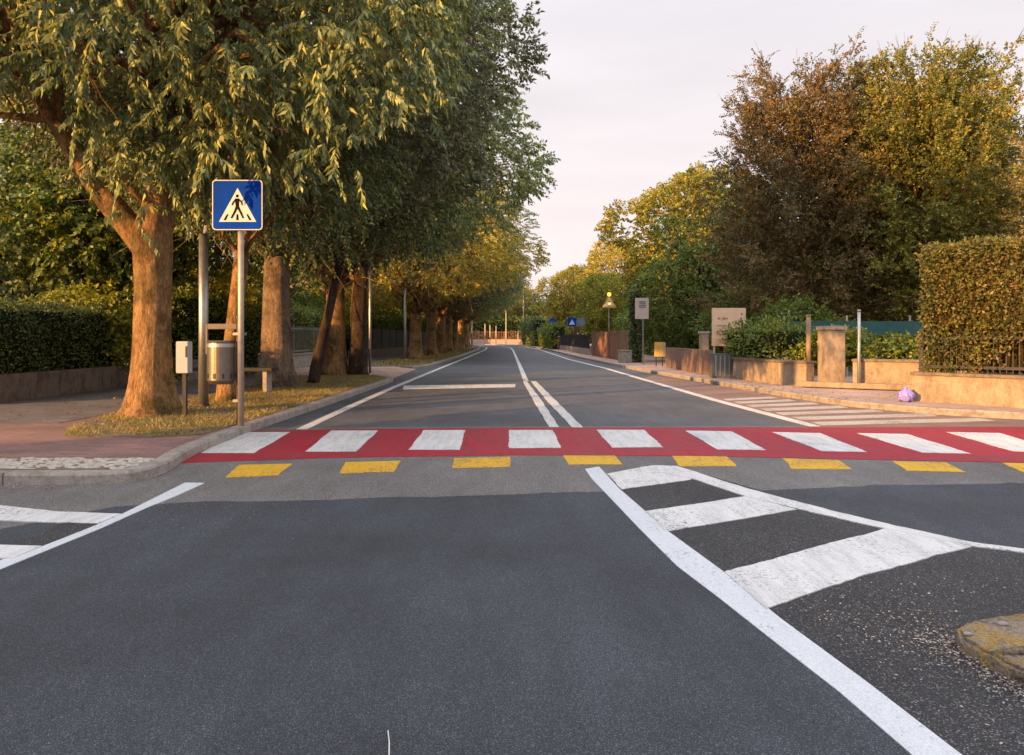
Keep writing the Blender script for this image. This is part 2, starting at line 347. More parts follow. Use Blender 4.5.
# ------------------------------------------------------------------ ground, road, pavements
g = sheet('ground', [[(-500, -300), (500, -300), (500, 900), (-500, 900)]], -.03, M['earth']); tag(g, kind='structure')
road = empty('road', (0, 0, 0), kind='structure')
lk = [(-3.75, 5.68), (-3.05, 5.70), (-2.88, 5.78), (-2.80, 5.95), (-2.80, 6.3), (-2.88, 6.7), (-2.95, 7.2), (-3.03, 9.2), (-2.97, 12), (-2.93, 18.0), (-2.93, 19.0), (-3.25, 20.2)]
lk2 = [(-3.4, 26.2), (-3.05, 27.4), (-2.95, 30), (-2.85, 40), (-2.8, 52), (-2.85, 66), (-3.2, 80), (-4.2, 92), (-6.5, 103), (-14, 114)]
rk = [(40, 8.0), (16, 8.3), (9.5, 9.5), (6.8, 10.25), (6.0, 10.85), (5.35, 12.0), (5.0, 14), (4.65, 18), (4.15, 24), (3.75, 32), (3.45, 40), (3.15, 55), (2.75, 69), (2.1, 82), (.9, 94), (-2, 106), (-10, 119)]
sheet('carriageway', [[(-60, -60), (60, -60), (60, 12), (8, 12), (8, 125), (-14, 125), (-14, 5.9), (-60, 5.9)]], 0, M['asphalt_far'], road)
P2 = lambda pts, z=0: [G(x, y, z)[:2] for x, y in pts]
sheet('old_surfacing', [[(-14, 5.2)] + P2([(0, 530), (115, 507), (200, 503), (350, 500), (512, 495), (612, 492), (762, 491), (880, 486), (1024, 484)]) + [(7, 5.6), (12, 5.6), (12, 10.2), (6.8, 10.2)] + P2([(900, 426), (512, 426.5), (310, 428)]) + [(-3.02, 9.4), (-3.0, 6), (-14, 6)]], .004, M['asphalt_old'], road)
near = P2([(0, 530), (115, 507), (200, 503), (350, 500), (512, 495), (612, 492), (762, 491), (880, 486), (1024, 484)])
rj = random.Random(3); nn_ = []
for a, b in zip(near[:-1], near[1:]):
    for k in range(12): nn_.append((a[0] + (b[0] - a[0]) * k / 12, a[1] + (b[1] - a[1]) * k / 12 + rj.gauss(0, .008) + .025 * math.sin((a[0] + (b[0] - a[0]) * k / 12) * 5.3)))
near = nn_ + [near[-1]]
sheet('new_surfacing', [[(-14, 5.2)] + near + [(7, 5.5), (14, 5.2), (14, -30), (-14, -30)]], .0056, M['asphalt_new'], road)
# blacker fresh asphalt between the hatch bars and beyond them
blk = P2([(602, 480), (680, 468), (887, 528), (1024, 553)]) + [(6, 3.6), (9, 3.2), (9, -5), (3.2, -5)] + P2([(980, 790), (870, 695), (790, 640), (722, 585), (668, 535)])
sheet('fresh_surfacing', [blk], .0073, M['asphalt_black'], road)
red = [(181, 463.6), (330, 458.5), (512, 455.8), (700, 456.8), (860, 460), (1024, 463.4)]
redf = [(900, 427.8), (760, 427.8), (512, 428.2), (330, 430), (232, 432.3)]
sheet('red_crossing_band', [P2(red) + [(9, 6.55), (9, 9.4)] + P2(redf)], .008, M['red_paint'], road)
Wq = [[(244, 433), (290, 433), (254, 454), (200, 454)], [(331, 431.5), (378, 431.5), (356, 452.5), (306, 452.5)], [(424, 431), (465, 431), (460, 450.7), (408.5, 450.7)],
      [(509, 431), (553, 431), (561, 448.8), (509, 449)], [(596, 430.6), (644, 430.8), (663, 448), (612, 448.6)], [(685.5, 431.5), (732, 432.3), (765.5, 451), (717, 450.4)],
      [(772, 433), (819.5, 434), (867, 453), (822, 452)], [(857, 434), (907, 435), (970.5, 454.5), (922, 453.6)], [(947, 433), (1000, 434), (1065, 454), (1012, 452)], [(1036, 433.5), (1090, 434.5), (1165, 454), (1110, 452.5)]]
for q in Wq: sheet('white_crossing_bar', [P2(q)], .012, M['white_paint'], road)
Yq = [[(239, 465.5), (292, 464.5), (278, 476), (225, 478.5)], [(345, 463), (401, 461.5), (394, 472.5), (340, 474.2)], [(453.5, 459), (510, 457.5), (510, 467.5), (452.5, 468.8)],
      [(563.5, 456), (614.5, 456), (623, 465), (568, 465.3)], [(672, 456.6), (727, 457.3), (737, 467), (679.5, 467)], [(782, 459), (838, 460.8), (852, 470), (792, 469.5)],
      [(892, 461.8), (946, 463.3), (966, 472.8), (907, 471.5)], [(1002, 463.7), (1058, 464.5), (1080, 475), (1024, 473.5)]]
for q in Yq: sheet('yellow_crossing_square', [P2(q)], .008, M['yellow_paint'], road)
# hatched island markings
lefte = [(585, 470), (592, 480), (615, 504), (639.5, 530), (677, 567.5), (719.5, 600), (780, 648), (839, 694), (909, 755), (1010, 850)]
righte = [(599, 467.5), (619.5, 490), (646, 513), (668, 532.5), (724.5, 574), (780, 620), (865, 683), (958, 755), (1090, 850)]
sheet('island_edge_line', [P2(lefte) + P2(righte)[::-1]], .009, M['white_new'], road)
ru = [(640, 468.5), (654, 466.5), (677, 467.5), (747, 490), (832, 512.5), (887, 526), (972, 544.5), (1024, 551), (1090, 559)]
rl = [(647, 474), (660, 473.5), (692, 480), (747, 498.5), (797, 510.5), (887, 531), (972, 548.2), (1024, 555), (1090, 563)]
sheet('island_far_line', [P2(ru) + P2(rl)[::-1]], .0135, M['white_paint'], road)
sheet('hatch_bar', [P2([(607, 475), (640, 468.5), (660, 470), (692, 480.5), (622, 490.5)])], .0105, M['white_paint'], road)
sheet('hatch_bar', [P2([(645, 513), (747, 497.5), (797, 511), (667, 533)])], .0112, M['white_paint'], road)
sheet('hatch_bar', [P2([(724, 574), (887, 530), (972, 548.3), (927, 560), (857.5, 579), (780, 607), (766, 611)])], .012, M['white_paint'], road)
# left hatch
sheet('give_way_line', [P2([(185, 483.7), (204.5, 484), (176, 497), (150, 507.5), (100, 530), (0, 571), (-80, 600), (-80, 588), (0, 562), (42, 548), (90, 529), (122.5, 515)])], .009, M['white_new'], road)
sheet('hatch_bar', [P2([(-80, 500), (0, 507), (60, 513), (122, 515.5), (98, 525), (60, 524), (0, 522), (-80, 516)])], .011, M['white_paint'], road)
sheet('hatch_bar', [P2([(-80, 543), (0, 547.3), (42, 548), (14, 560), (0, 560), (-80, 560)])], .0125, M['white_paint'], road)
sheet('fresh_surfacing', [P2([(100, 524), (122, 516), (44, 548.5), (4, 547.5), (40, 536), (62, 524)])], .0073, M['asphalt_black'], road)
# carriageway lines beyond the crossing
def strip(pts, w0, w1=None):
    w1 = w1 or w0; n = len(pts); a = []; b = []
    for i, p in enumerate(pts):
        p = Vector(p[:2]); t = (Vector(pts[min(i + 1, n - 1)][:2]) - Vector(pts[max(i - 1, 0)][:2])).normalized(); k = w0 + (w1 - w0) * i / (n - 1)
        s = Vector((-t.y, t.x)) * k / 2; a.append(tuple(p + s)); b.append(tuple(p - s))
    return a + b[::-1]
def strips(name, pts, w, z, m, **k): 
    s = strip(pts, w, **k); n = len(pts)
    return sheet(name, [[s[i], s[i + 1], s[2 * n - 2 - i], s[2 * n - 1 - i]] for i in range(n - 1)], z, m, road)
strips('edge_line', [(-2.50, 9.15), (-2.55, 12), (-2.58, 16.6), (-2.55, 22), (-2.5, 30), (-2.42, 40), (-2.36, 52), (-2.3, 66), (-2.6, 80), (-3.7, 92), (-6.2, 102), (-14, 113)], .13, .008, M['white_paint'])
strips('edge_line', [(3.72, 9.45), (3.53, 13.4), (3.40, 20), (3.28, 26.8), (2.98, 33), (2.78, 38), (2.62, 50), (2.4, 68), (1.7, 82), (.4, 94), (-2.6, 106), (-10, 118)], .14, .008, M['white_paint'])
sheet('centre_line', [P2([(523, 381.5), (527, 381.5), (541, 400), (559, 427.5), (549, 427.5), (533, 400)])], .008, M['white_paint'], road)
sheet('centre_line', [P2([(531, 381.5), (536, 381.5), (556, 401), (583, 428), (572, 427.5), (547, 401)])], .008, M['white_paint'], road)
strips('centre_line', [G(526, 381)[:2], G(519, 364)[:2], (.08, 65), (-.15, 78), (-1.3, 92), (-4, 104), (-12, 116)], .13, .008, M['white_paint'])
sheet('stop_line', [P2([(403, 389.3), (515, 387.2), (515.5, 384.3), (404, 386)])], .009, M['white_paint'], road)
# pale hatched bay on the right beside the kerb
sheet('hatched_bay_surface', [P2([(822, 427.4), (714, 400.5), (640, 379)]) + [(4.05, 22), (4.6, 17.9), (4.95, 14), (5.3, 12.1), (5.95, 10.9), (6.7, 10.2), (6.4, 9.5)]], .005, bricks('bay_asphalt', (.25, .15, .11), (.22, .13, .10), (.2, .13, .1), .05, .05), road)
for i in range(7):
    y0 = 9.55 + i * .62; xa = 3.85 - i * .02; xb = [6.3, 5.9, 5.45, 5.2, 5.0, 4.85, 4.75][i]
    sheet('bay_hatch_bar', [[(xa, y0), (xb, y0 + .5), (xb, y0 + .84), (xa, y0 + .34)]], .009, M['cream_paint'], road)

KH = .095
def slab(name, kerbpts, outer, top, kw=.13):
    """pavement slab with its own kerb along kerbpts"""
    o = empty(name, (0, 0, 0), kind='structure')
    inner = [(Vector(p)) for p in kerbpts]; n = len(inner); off = []
    for i, p in enumerate(inner):
        t = (inner[min(i + 1, n - 1)] - inner[max(i - 1, 0)]).normalized(); off.append(tuple(p + Vector((-t.y, t.x)) * kw * slab.side))
    m = MB()
    for i in range(n - 1):
        a, b, c, d = inner[i], inner[i + 1], Vector(off[i + 1]), Vector(off[i])
        a2 = a.lerp(d, .12); b2 = b.lerp(c, .12)
        vs = [(a.x, a.y, -.02), (b.x, b.y, -.02), (b.x, b.y, KH - .02), (a.x, a.y, KH - .02), (a2.x, a2.y, KH), (b2.x, b2.y, KH), (c.x, c.y, KH), (d.x, d.y, KH)]
        m.add(vs, [(0, 1, 2, 3), (3, 2, 5, 4), (4, 5, 6, 7)])
    k = m.build('kerb', M['kerb'], o)
    sheet('paving', [off + outer], KH - .005, top, o)
    return o
slab.side = 1
pl = slab('pavement', lk, [(-14, 20.2), (-14, 5.68)] , M['pavers'])
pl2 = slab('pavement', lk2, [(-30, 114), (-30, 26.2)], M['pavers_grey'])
slab.side = -1
pr = slab('pavement', rk, [(40, 119)], M['pavers_right'])
# extend the left kerb along the side road
m = MB(); m.box((-8.88, 5.744, KH / 2 - .012), (10.26, .128, KH + .024)); m.build('kerb', M['kerb'], pl, bevel=.012)
m = MB(); m.box((-3.75, 26.24, KH / 2 - .004), (.72, .07, KH)); m.build('kerb', M['kerb'], pl2, bevel=.01)
# left band of pink paving, its shade put into the grey colour, crossover between the slabs
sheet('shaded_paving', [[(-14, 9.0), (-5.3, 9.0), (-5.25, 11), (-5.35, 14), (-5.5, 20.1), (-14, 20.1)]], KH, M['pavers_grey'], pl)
m = MB(); m.add([(-30, 20.2, KH - .004), (-4.0, 20.2, KH - .004), (-4.0, 26.2, KH - .004), (-30, 26.2, KH - .004), (-3.12, 20.15, .012), (-3.25, 26.3, .012), (-3.3, 20.2, .03), (-3.45, 26.2, .03)], [(0, 1, 2, 3), (1, 6, 7, 2), (6, 4, 5, 7)]); m.build('crossover', M['pavers_right'], pl)
# verge with dry grass
verge_poly = [(-3.2, 7.95), (-3.6, 7.75), (-4.1, 7.8), (-4.5, 7.75), (-4.8, 8.3), (-5.15, 9.3), (-5.2, 14), (-5.45, 19.8), (-3.5, 19.9), (-3.07, 18.8), (-3.1, 12), (-3.16, 9.2)]
sheet('soil', [verge_poly], KH + .004, M['soil'], pl)
verge2 = [(-3.6, 26.6), (-3.2, 27.6), (-3.1, 30), (-3.0, 40), (-2.95, 52), (-3.0, 66), (-5.3, 66), (-5.3, 27)]
sheet('soil', [verge2], KH + .004, M['soil'], pl2)
# cobbles strip at the corner
rng = np.random.default_rng(5)
m = MB(); random.seed(4)
for i in range(520):
    while True:
        x = random.uniform(-5.6, -2.95); y = random.uniform(5.88, 6.36)
        if x < -3.0 or y > 5.98: break
    a = random.uniform(0, 6.28); r1 = random.uniform(.022, .05); r2 = r1 * random.uniform(.6, .9); hh = random.uniform(.006, .016); n = 7
    base = []; mid = []; z = KH - .004
    for k in range(n):
        an = a + 2 * math.pi * k / n; j = random.uniform(.85, 1.1)
        base.append((x + math.cos(an) * r1 * j, y + math.sin(an) * r2 * j, z)); mid.append((x + math.cos(an) * r1 * .7 * j, y + math.sin(an) * r2 * .7 * j, z + hh))
    m.add(base + mid + [(x, y, z + hh * 1.2)], [(k, (k + 1) % n, (k + 1) % n + n, k + n) for k in range(n)] + [(k + n, (k + 1) % n + n, 2 * n) for k in range(n)])
cb = m.build('cobbles', M['pebble'], pl, smooth=True); cb['kind'] = 'stuff'
sheet('cobble_bed', [[(-13.9, 5.83), (-3.1, 5.84), (-2.97, 6.1), (-3.1, 6.45), (-13.9, 6.45)]], KH, M['soil'], pl)

def inpoly(x, y, poly):
    c = np.zeros(len(x), bool); j = len(poly) - 1
    for i in range(len(poly)):
        xi, yi = poly[i]; xj, yj = poly[j]
        c ^= ((yi > y) != (yj > y)) & (x < (xj - xi) * (y - yi) / (yj - yi + 1e-12) + xi); j = i
    return c
def scatter(poly, n, rng):
    p = np.array(poly); lo = p.min(0); hi = p.max(0); X = rng.uniform(lo[0], hi[0], n * 3); Y = rng.uniform(lo[1], hi[1], n * 3)
    k = inpoly(X, Y, poly); return X[k][:n], Y[k][:n]
def grass(name, poly, n, z, h, lab, wd=.006):
    X, Y = scatter(poly, n, rng); N = len(X)
    clump = (np.sin(X * 3.1 + 1) * np.sin(Y * 2.3) + np.sin(X * 7 + Y * 5) * .5 + rng.normal(0, .5, N)) > -.45
    X = X[clump]; Y = Y[clump]; N = len(X)
    P = np.stack([X, Y, np.full(N, z)], 1); D = np.stack([rng.normal(0, .8, N), rng.normal(0, .8, N), np.full(N, .85)], 1)
    V = leaves(P, D, h * rng.uniform(.5, 1.5, N), wd, rng, .1)
    o = link(name, quads_mesh(name, V), M['grass']); tag(o, lab, 'grass', kind='stuff')
grass('grass', verge_poly, 60000, KH, .05, 'short dry yellowed grass on the verge around the first avenue trunk')
grass('grass', verge2, 20000, KH, .08, 'dry grass strip under the far avenue trees', .02)

def litter(name, pts, z, lab, cat='leaves', lo=.012, hi=.035, mk='litter'):
    X, Y = pts; N = len(X)
    P = np.stack([X, Y, np.full(N, z) + rng.uniform(.002, .012, N)], 1); D = np.stack([rng.normal(size=N), rng.normal(size=N), rng.normal(0, .15, N)], 1)
    l = rng.uniform(lo, hi, N)
    V = leaves(P, D, l, l * .55, rng, .12, flat=.85)
    o = link(name, quads_mesh(name, V), M[mk]); tag(o, lab, cat, kind='stuff')
X, Y = scatter([(-3.3, 7.9), (-4.6, 7.8), (-5.2, 9.6), (-5.3, 14), (-5.4, 19.6), (-3.2, 19.6), (-3.1, 10)], 1500, rng)
litter('fallen_leaves', (X, Y), KH + .02, 'brown fallen leaves scattered over the verge grass', lo=.03, hi=.07)
# crumbs and leaves on the asphalt beside the mossy island
t_ = rng.uniform(0, 1, 1500); px_ = 925 + 110 * t_ + rng.normal(0, 14, 1500); py_ = 640 + 62 * t_ ** 1.1 + np.abs(rng.normal(0, 9, 1500)) * np.where(rng.random(1500) < .5, 1, -.8)
px2 = rng.uniform(780, 1060, 1300); py2 = 575 + rng.gamma(2.0, 38, 1300); px2 = px2[:750]; py2 = py2[:750]; px2 = np.concatenate([px2, rng.normal(905, 45, 260)]); py2 = np.concatenate([py2, rng.normal(628, 14, 260)])
px_ = px_[:1000]; py_ = py_[:1000]; pxa = np.concatenate([px_, px2]); pya = np.concatenate([py_, py2]); k = (pxa > 800 + (pya - 620) * 1.32) & (pya > 562) & ~((pxa > 962) & (pya < 650 + (pxa - 962) * .55) & (pya > 600)); pxa = pxa[k]; pya = pya[k]
Yd = F * H / (pya - HY); X, Y = (pxa - CX) / F * Yd, Yd
litter('fallen_debris', (X, Y), .012, 'tiny dry leaf crumbs strewn on black asphalt beside the mossy kerb island', 'debris', .004, .015, 'chips')
X = rng.normal(-2.0, .5, 700); Y = 5.2 + rng.normal(0, .45, 700) + X * .1; k = (X > -2.6)
litter('grit', (X[k], Y[k]), .012, 'pale grit scattered on the asphalt beside the left corner kerb', 'grit', .004, .011)
X = rng.uniform(-8, -3.2, 350); Y = 5.55 + rng.normal(0, .04, 350)
litter('gutter_leaves', (X, Y), .012, 'dry leaves gathered in the gutter below the corner kerb', 'leaves', .012, .03)
X = rng.uniform(-7.3, -5.5, 260); Y = rng.uniform(9, 19, 260)
litter('pavement_leaves', (X, Y), KH + .003, 'sparse dry leaves on the shaded grey pavement', 'leaves', .03, .06)
X = np.concatenate([rng.uniform(4.3, 8, 500), rng.normal(5.2, .4, 250)]); Y = np.concatenate([13.2 + rng.uniform(0, 8, 500), rng.uniform(12, 18, 250)])
litter('pavement_leaves', (X, Y), KH + .003, 'dry leaves on the sunlit right hand pavement', 'leaves', .03, .06)

# ------------------------------------------------------------------ trees
def rot_about(v, rng, k): return nrm(v + rng.normal(size=v.shape) * k)
def sprigs(P, D, nl, slen, L_, W_, rng, droop=.5, spread=.9, flat=None, hang=None):
    """P,D (N,3): twig origin and direction; nl leaves each"""
    N = len(P); t = np.tile(np.linspace(.1, 1, nl), (N, 1)); sl = slen * rng.uniform(.7, 1.3, (N, 1))
    D = nrm(D); A = nrm(np.cross(D, rng.normal(size=(N, 3))))
    pos = P[:, None] + D[:, None] * (t * sl)[..., None] + np.array([0, 0, -1.0]) * (droop * sl * t ** 2)[..., None]
    side = np.where(np.arange(nl) % 2 == 0, 1, -1)[None, :, None]
    ld = D[:, None] * .6 + A[:, None] * side * spread + np.array([0, 0, -1.0]) * (droop if hang is None else hang) + rng.normal(size=(N, nl, 3)) * .35
    n = N * nl
    return leaves(pos.reshape(n, 3), ld.reshape(n, 3), (L_ * rng.uniform(.7, 1.25, n)), W_, rng, .12, flat), pos
def curve(a, b, sag, n=6, rng=None, jit=.06):
    a = np.array(a, float); b = np.array(b, float); d = np.linalg.norm(b - a)
    t = np.linspace(0, 1, n)[:, None]; p = a + (b - a) * t + np.array([0, 0, 1.0]) * (sag * d * 4 * t * (1 - t))
    if rng is not None: p[1:-1] += rng.normal(size=(n - 2, 3)) * jit * d * .5
    return p
def tree_meshes(seed, trunk_r=.24, fork=2.9, zc=6.0, rad=(4.6, 4.6, 3.4), nl_=26, lobe=1.7, nspr=3600, per=20, slen=.5, leaf=(.11, .042), droop=.55, lean=(0, 0), flare=1.7, up=0, base_n=14, under=None):
    rng = np.random.default_rng(seed); m = MB(); rad = np.array(rad)
    # trunk
    wb = lambda i, a: 1 + .07 * math.sin(3 * a + i * .5 + seed) + .05 * math.sin(5 * a + seed - i * .2) + (.10 * math.sin(4 * a + seed) if i < 2 else 0)
    hs = [-.05, .12, .35, .8, 1.4, 2.1, fork]; rr = [flare, flare * .82 + .1, 1.25, 1.06, 1.0, .95, .92]
    tp = [(lean[0] * h / fork, lean[1] * h / fork, h) for h in hs]
    m.tube(tp, [trunk_r * r for r in rr], base_n, wob=wb)
    top = np.array([lean[0], lean[1], fork]); cc = np.array([lean[0], lean[1], zc])
    lead = curve(top - [0, 0, .15], cc + [0, 0, rad[2] * .5], 0, 6, rng, .04)
    m.tube([tuple(p) for p in lead], np.linspace(trunk_r * .8, .04, 6), 8)
    # lobes (fibonacci)
    k = np.arange(nl_) + .5; ph = np.arccos(1 - 2 * k / nl_); th = np.pi * (1 + 5 ** .5) * k + seed
    U = np.stack([np.cos(th) * np.sin(ph), np.sin(th) * np.sin(ph), np.cos(ph)], 1)
    C = cc + U * rad * rng.uniform(.60, .90, (nl_, 1)) + rng.normal(size=(nl_, 3)) * .2
    lr = lobe * rng.uniform(.75, 1.2, nl_)
    for i in range(nl_):
        f = rng.uniform(0, .6); s = lead[int(f * 5)]
        if C[i][2] < zc: s = lead[0] + (lead[1] - lead[0]) * rng.uniform(0, 1)
        c = curve(s, C[i], .08, 6, rng); m.tube([tuple(p) for p in c], np.linspace(trunk_r * .38, .022, 6), 6)
        for j in range(6):
            e = C[i] + nrm(rng.normal(size=3) + U[i] * .6) * lr[i] * .95; s2 = c[rng.integers(2, 6)]
            m.tube([tuple(p) for p in curve(s2, e, .03, 4, rng)], [.018, .013, .009, .005], 4, cap=False)
    # sprigs
    w = lr ** 2; idx = rng.choice(nl_, nspr, p=w / w.sum())
    u = nrm(rng.normal(size=(nspr, 3)) + U[idx] * .55)
    P = C[idx] + u * (lr[idx] * rng.uniform(.35, 1.0, nspr) ** .6)[:, None] * np.array([1, 1, .8])
    if under is not None:
        kk = P[:, 2] > fork + .25 + under * np.hypot(P[:, 0], P[:, 1]); P = P[kk]; u = u[kk]
    ow = nrm(P - cc)
    D = nrm(u * .8 + ow * .6 + np.array([0, 0, up]) + rng.normal(size=P.shape) * .3)
    V, _ = sprigs(P, D, per, slen, leaf[0], leaf[1], rng, droop, hang=droop + .35)
    return m, quads_mesh('crown', V)
def shoot_tree(seed, h=9.5, rad=2.6, zb=1.2, trunk_r=.16, nsh=150, per=10, spr=16, leaf=(.075, .045), upang=.8, droop=.1, slen=.32, shape=None):
    """tree of many ascending shoots: spiky uneven outline"""
    rng = np.random.default_rng(seed); m = MB()
    m.tube([(0, 0, -.05), (0, 0, .4), (.03, 0, 1.5), (0, .05, h * .5), (0, 0, h * .9)], [trunk_r * 1.4, trunk_r, trunk_r * .9, trunk_r * .5, .03], 10)
    Ps = []; Ds = []
    for i in range(nsh):
        z0 = zb + (h * .80 - zb) * (i / nsh) ** .9 * 1.0; f = (z0 - zb) / (h - zb)
        a = i * 2.4 + rng.uniform(-.4, .4)
        r = rad * (shape(f) if shape else (1 - .55 * f ** 1.6)) * rng.uniform(.75, 1.12)
        ua = upang * (.12 + 1.1 * f) * rng.uniform(.8, 1.2)
        ln = r / max(math.cos(min(ua, 1.15)), .42); ln = min(ln, (h * 1.03 - z0) / max(.2, math.sin(ua)))
        e = np.array([math.cos(a) * math.cos(ua) * ln, math.sin(a) * math.cos(ua) * ln, z0 + math.sin(ua) * ln]); s = np.array([0, 0, z0])
        c = curve(s, e, -.05 if f > .3 else .03, 7, rng, .03); m.tube([tuple(p) for p in c], np.linspace(.030 * (1 - .4 * f), .005, 7), 5, cap=False)
        for q in range(3):
            b0 = c[rng.integers(4, 7)]; m.tube([tuple(b0), tuple(b0 + nrm(c[6] - c[5] + rng.normal(size=3) * .06) * rng.uniform(.3, .6))], [.006, .003], 3, cap=False)
        t = rng.uniform(.12, 1, spr) ** .7; seg = c[np.minimum((t * 6).astype(int), 5)]; nxt = c[np.minimum((t * 6).astype(int) + 1, 6)]
        fr = (t * 6) % 1; p = seg + (nxt - seg) * fr[:, None]; dd = nrm(nxt - seg + 1e-6)
        w = (1.05 - t)[:, None] * 1.3
        p = p + rng.normal(size=p.shape) * w * .34 * (rad / 2.6)
        Ps.append(p); Ds.append(nrm(dd + rng.normal(size=p.shape) * .6))
    V, _ = sprigs(np.concatenate(Ps), np.concatenate(Ds), per, slen, leaf[0], leaf[1], rng, droop, .8)
    return m, quads_mesh('crown', V)
LIB = {}
def tree(name, loc, key, maker, bk, lf, label, cat='tree', group=None, rz=0, sc=1.0):
    o = empty(name, loc, rz, label=label, cat=cat, group=group); o.scale = (sc, sc, sc) if not hasattr(sc, '__len__') else sc
    if key not in LIB:
        mb, cm = maker(); t = mb.build('trunk', M[bk], o, smooth=True); c = link('crown', cm, M[lf], o); LIB[key] = (t, c)
    else:
        for s, mk in zip(LIB[key], (bk, lf)):
            q = s.copy(); COL.objects.link(q); q.parent = o
            q.material_slots[0].link = 'OBJECT'; q.material_slots[0].material = M[mk]
    return o
AV = 'trees of the avenue on the left of the road'
Z0 = KH
# first avenue tree, close to the camera, hand-shaped trunk with the big left limb
def first_tree():
    rng = np.random.default_rng(11); m = MB()
    wb = lambda i, a: 1 + .05 * math.sin(3 * a + .8) + .035 * math.sin(7 * a + i * .3) + (.09 * math.sin(5 * a + 1) if i < 3 else .02 * math.sin(9 * a + i))
    hs = [-.06, .03, .12, .25, .45, .75, 1.1, 1.6, 2.0, 2.3, 2.6]
    rr = [.42, .385, .335, .295, .26, .232, .218, .215, .232, .245, .20]
    xs = [0, 0, 0, .0, 0, .01, .01, .02, .02, .0, .06]
    hh = list(np.linspace(-.06, 2.6, 60)); rr2 = np.interp(hh, hs, rr); xx = np.interp(hh, hs, xs)
    import mathutils
    fl = lambda i, a: 1 + .05 * math.sin(3 * a + .8) + .03 * math.sin(7 * a + hh[i] * 1.3) + .10 * math.exp(-max(0, hh[i]) * 3) * math.sin(5 * a + 1) + .07 * mathutils.noise.noise(Vector((math.cos(a) * 3, math.sin(a) * 3, hh[i] * 1.1))) + .035 * mathutils.noise.noise(Vector((math.cos(a) * 9, math.sin(a) * 9, hh[i] * 3)))
    m.tube([(x, 0, h) for x, h in zip(xx, hh)], rr2, 48, wob=fl)
    m.tube([(.06, 0, 2.45), (.10, .02, 2.8), (.10, .1, 3.3), (.0, .3, 4.2), (.1, .4, 5.4), (.2, .5, 7)], [.215, .19, .165, .13, .09, .04], 14, wob=wb)
    m.tube([(.02, 0, 2.05), (-.22, -.03, 2.38), (-.52, -.05, 2.75), (-.82, -.1, 3.2), (-1.08, -.15, 3.65), (-1.5, -.2, 4.3), (-2.2, -.4, 5.2)], [.17, .155, .138, .125, .11, .08, .03], 14, wob=wb)
    m.tube([(.0, -.05, 2.7), (-.25, -.2, 3.0), (-.5, -.4, 3.5)], [.07, .06, .05], 8)
    limbs = [np.array([.1, .1, 3.3]), np.array([0, .3, 4.2]), np.array([-1.08, -.15, 3.65]), np.array([.1, .4, 5.2]), np.array([-1.5, -.2, 4.3])]
    cc = np.array([0, 0, 6.1]); rad = np.array([4.9, 4.6, 3.1]); nl_ = 84
    k = np.arange(nl_) + .5; ph = np.arccos(1 - 2 * k / nl_); th = np.pi * (1 + 5 ** .5) * k + .6
    U = np.stack([np.cos(th) * np.sin(ph), np.sin(th) * np.sin(ph), np.cos(ph)], 1)
    C = cc + U * rad * rng.uniform(.60, .95, (nl_, 1)); C[:, 2] = np.maximum(C[:, 2], 3.85)
    lr = .92 * rng.uniform(.65, 1.3, nl_)
    for i in range(nl_):
        s = limbs[int(np.argmin([np.linalg.norm(C[i] - q) + rng.uniform(0, 1.2) for q in limbs]))]
        c = curve(s, C[i], .10, 7, rng); m.tube([tuple(p) for p in c], np.linspace(.075, .018, 7), 6)
        for j in range(6):
            e = C[i] + nrm(rng.normal(size=3) + U[i] * .5 - [0, 0, .3]) * lr[i] * .95
            m.tube([tuple(p) for p in curve(c[rng.integers(3, 7)], e, .08, 5, rng)], [.014, .011, .008, .006, .004], 4, cap=False)
    n = 6600; idx = rng.choice(nl_, n, p=lr ** 2 / (lr ** 2).sum())
    u = nrm(rng.normal(size=(n, 3)) + U[idx] * .4)
    P = C[idx] + u * (lr[idx] * rng.uniform(.3, 1, n) ** .6)[:, None]
    zmin = np.where(P[:, 0] < -.1, 4.35 + .27 * P[:, 1].clip(-4, 1), 2.95); kk = P[:, 2] > zmin; P = P[kk]; u = u[kk]
    kk = ~((P[:, 0] > .1) & (P[:, 0] < 2.6) & (P[:, 1] < -.6) & (P[:, 2] < 3.75)); P = P[kk]; u = u[kk]
    D = nrm(u * .5 + nrm(P - cc) * .6 + rng.normal(size=P.shape) * .35)
    V, _ = sprigs(P, D, 24, .34, .115, .037, rng, .3, hang=1.5)
    # hanging sprays near the trunk and over the road sign
    hp = []
    for (x, y, z, n2, sp) in [(.12, -.5, 3.4, 75, .26), (.3, -.7, 3.3, 70, .32), (-.9, -.8, 4.5, 50, .25), (1.42, -1.62, 3.0, 6, .05), (1.45, -1.2, 3.75, 50, .24), (-2.3, -1.0, 4.0, 60, .32), (2.5, -1.6, 3.7, 60, .33), (3.1, -1.9, 3.9, 60, .35)]:
        q = rng.normal(size=(n2, 3)) * sp + [x, y, z]; hp.append(q)
    hp = np.concatenate(hp); V2, _ = sprigs(hp, rng.normal(size=hp.shape) * .7 + [0, 0, -.2], 18, .30, .115, .036, rng, .35, hang=1.6)
    V = np.concatenate([V, V2])
    return m, quads_mesh('crown', V)
T1 = (-4.64, 9.9, Z0)
tree('avenue_tree', T1, 'first', first_tree, 'bark', 'leaf_avenue', 'nearest avenue tree, thick flared trunk lit orange with one big limb forking left', group=AV)
mkA = lambda: tree_meshes(21, trunk_r=.27, fork=2.6, zc=6.1, rad=(5.6, 4.7, 3.9), nl_=64, lobe=1.15, nspr=6800, per=16, slen=.30, leaf=(.10, .052), droop=.2, under=.33)
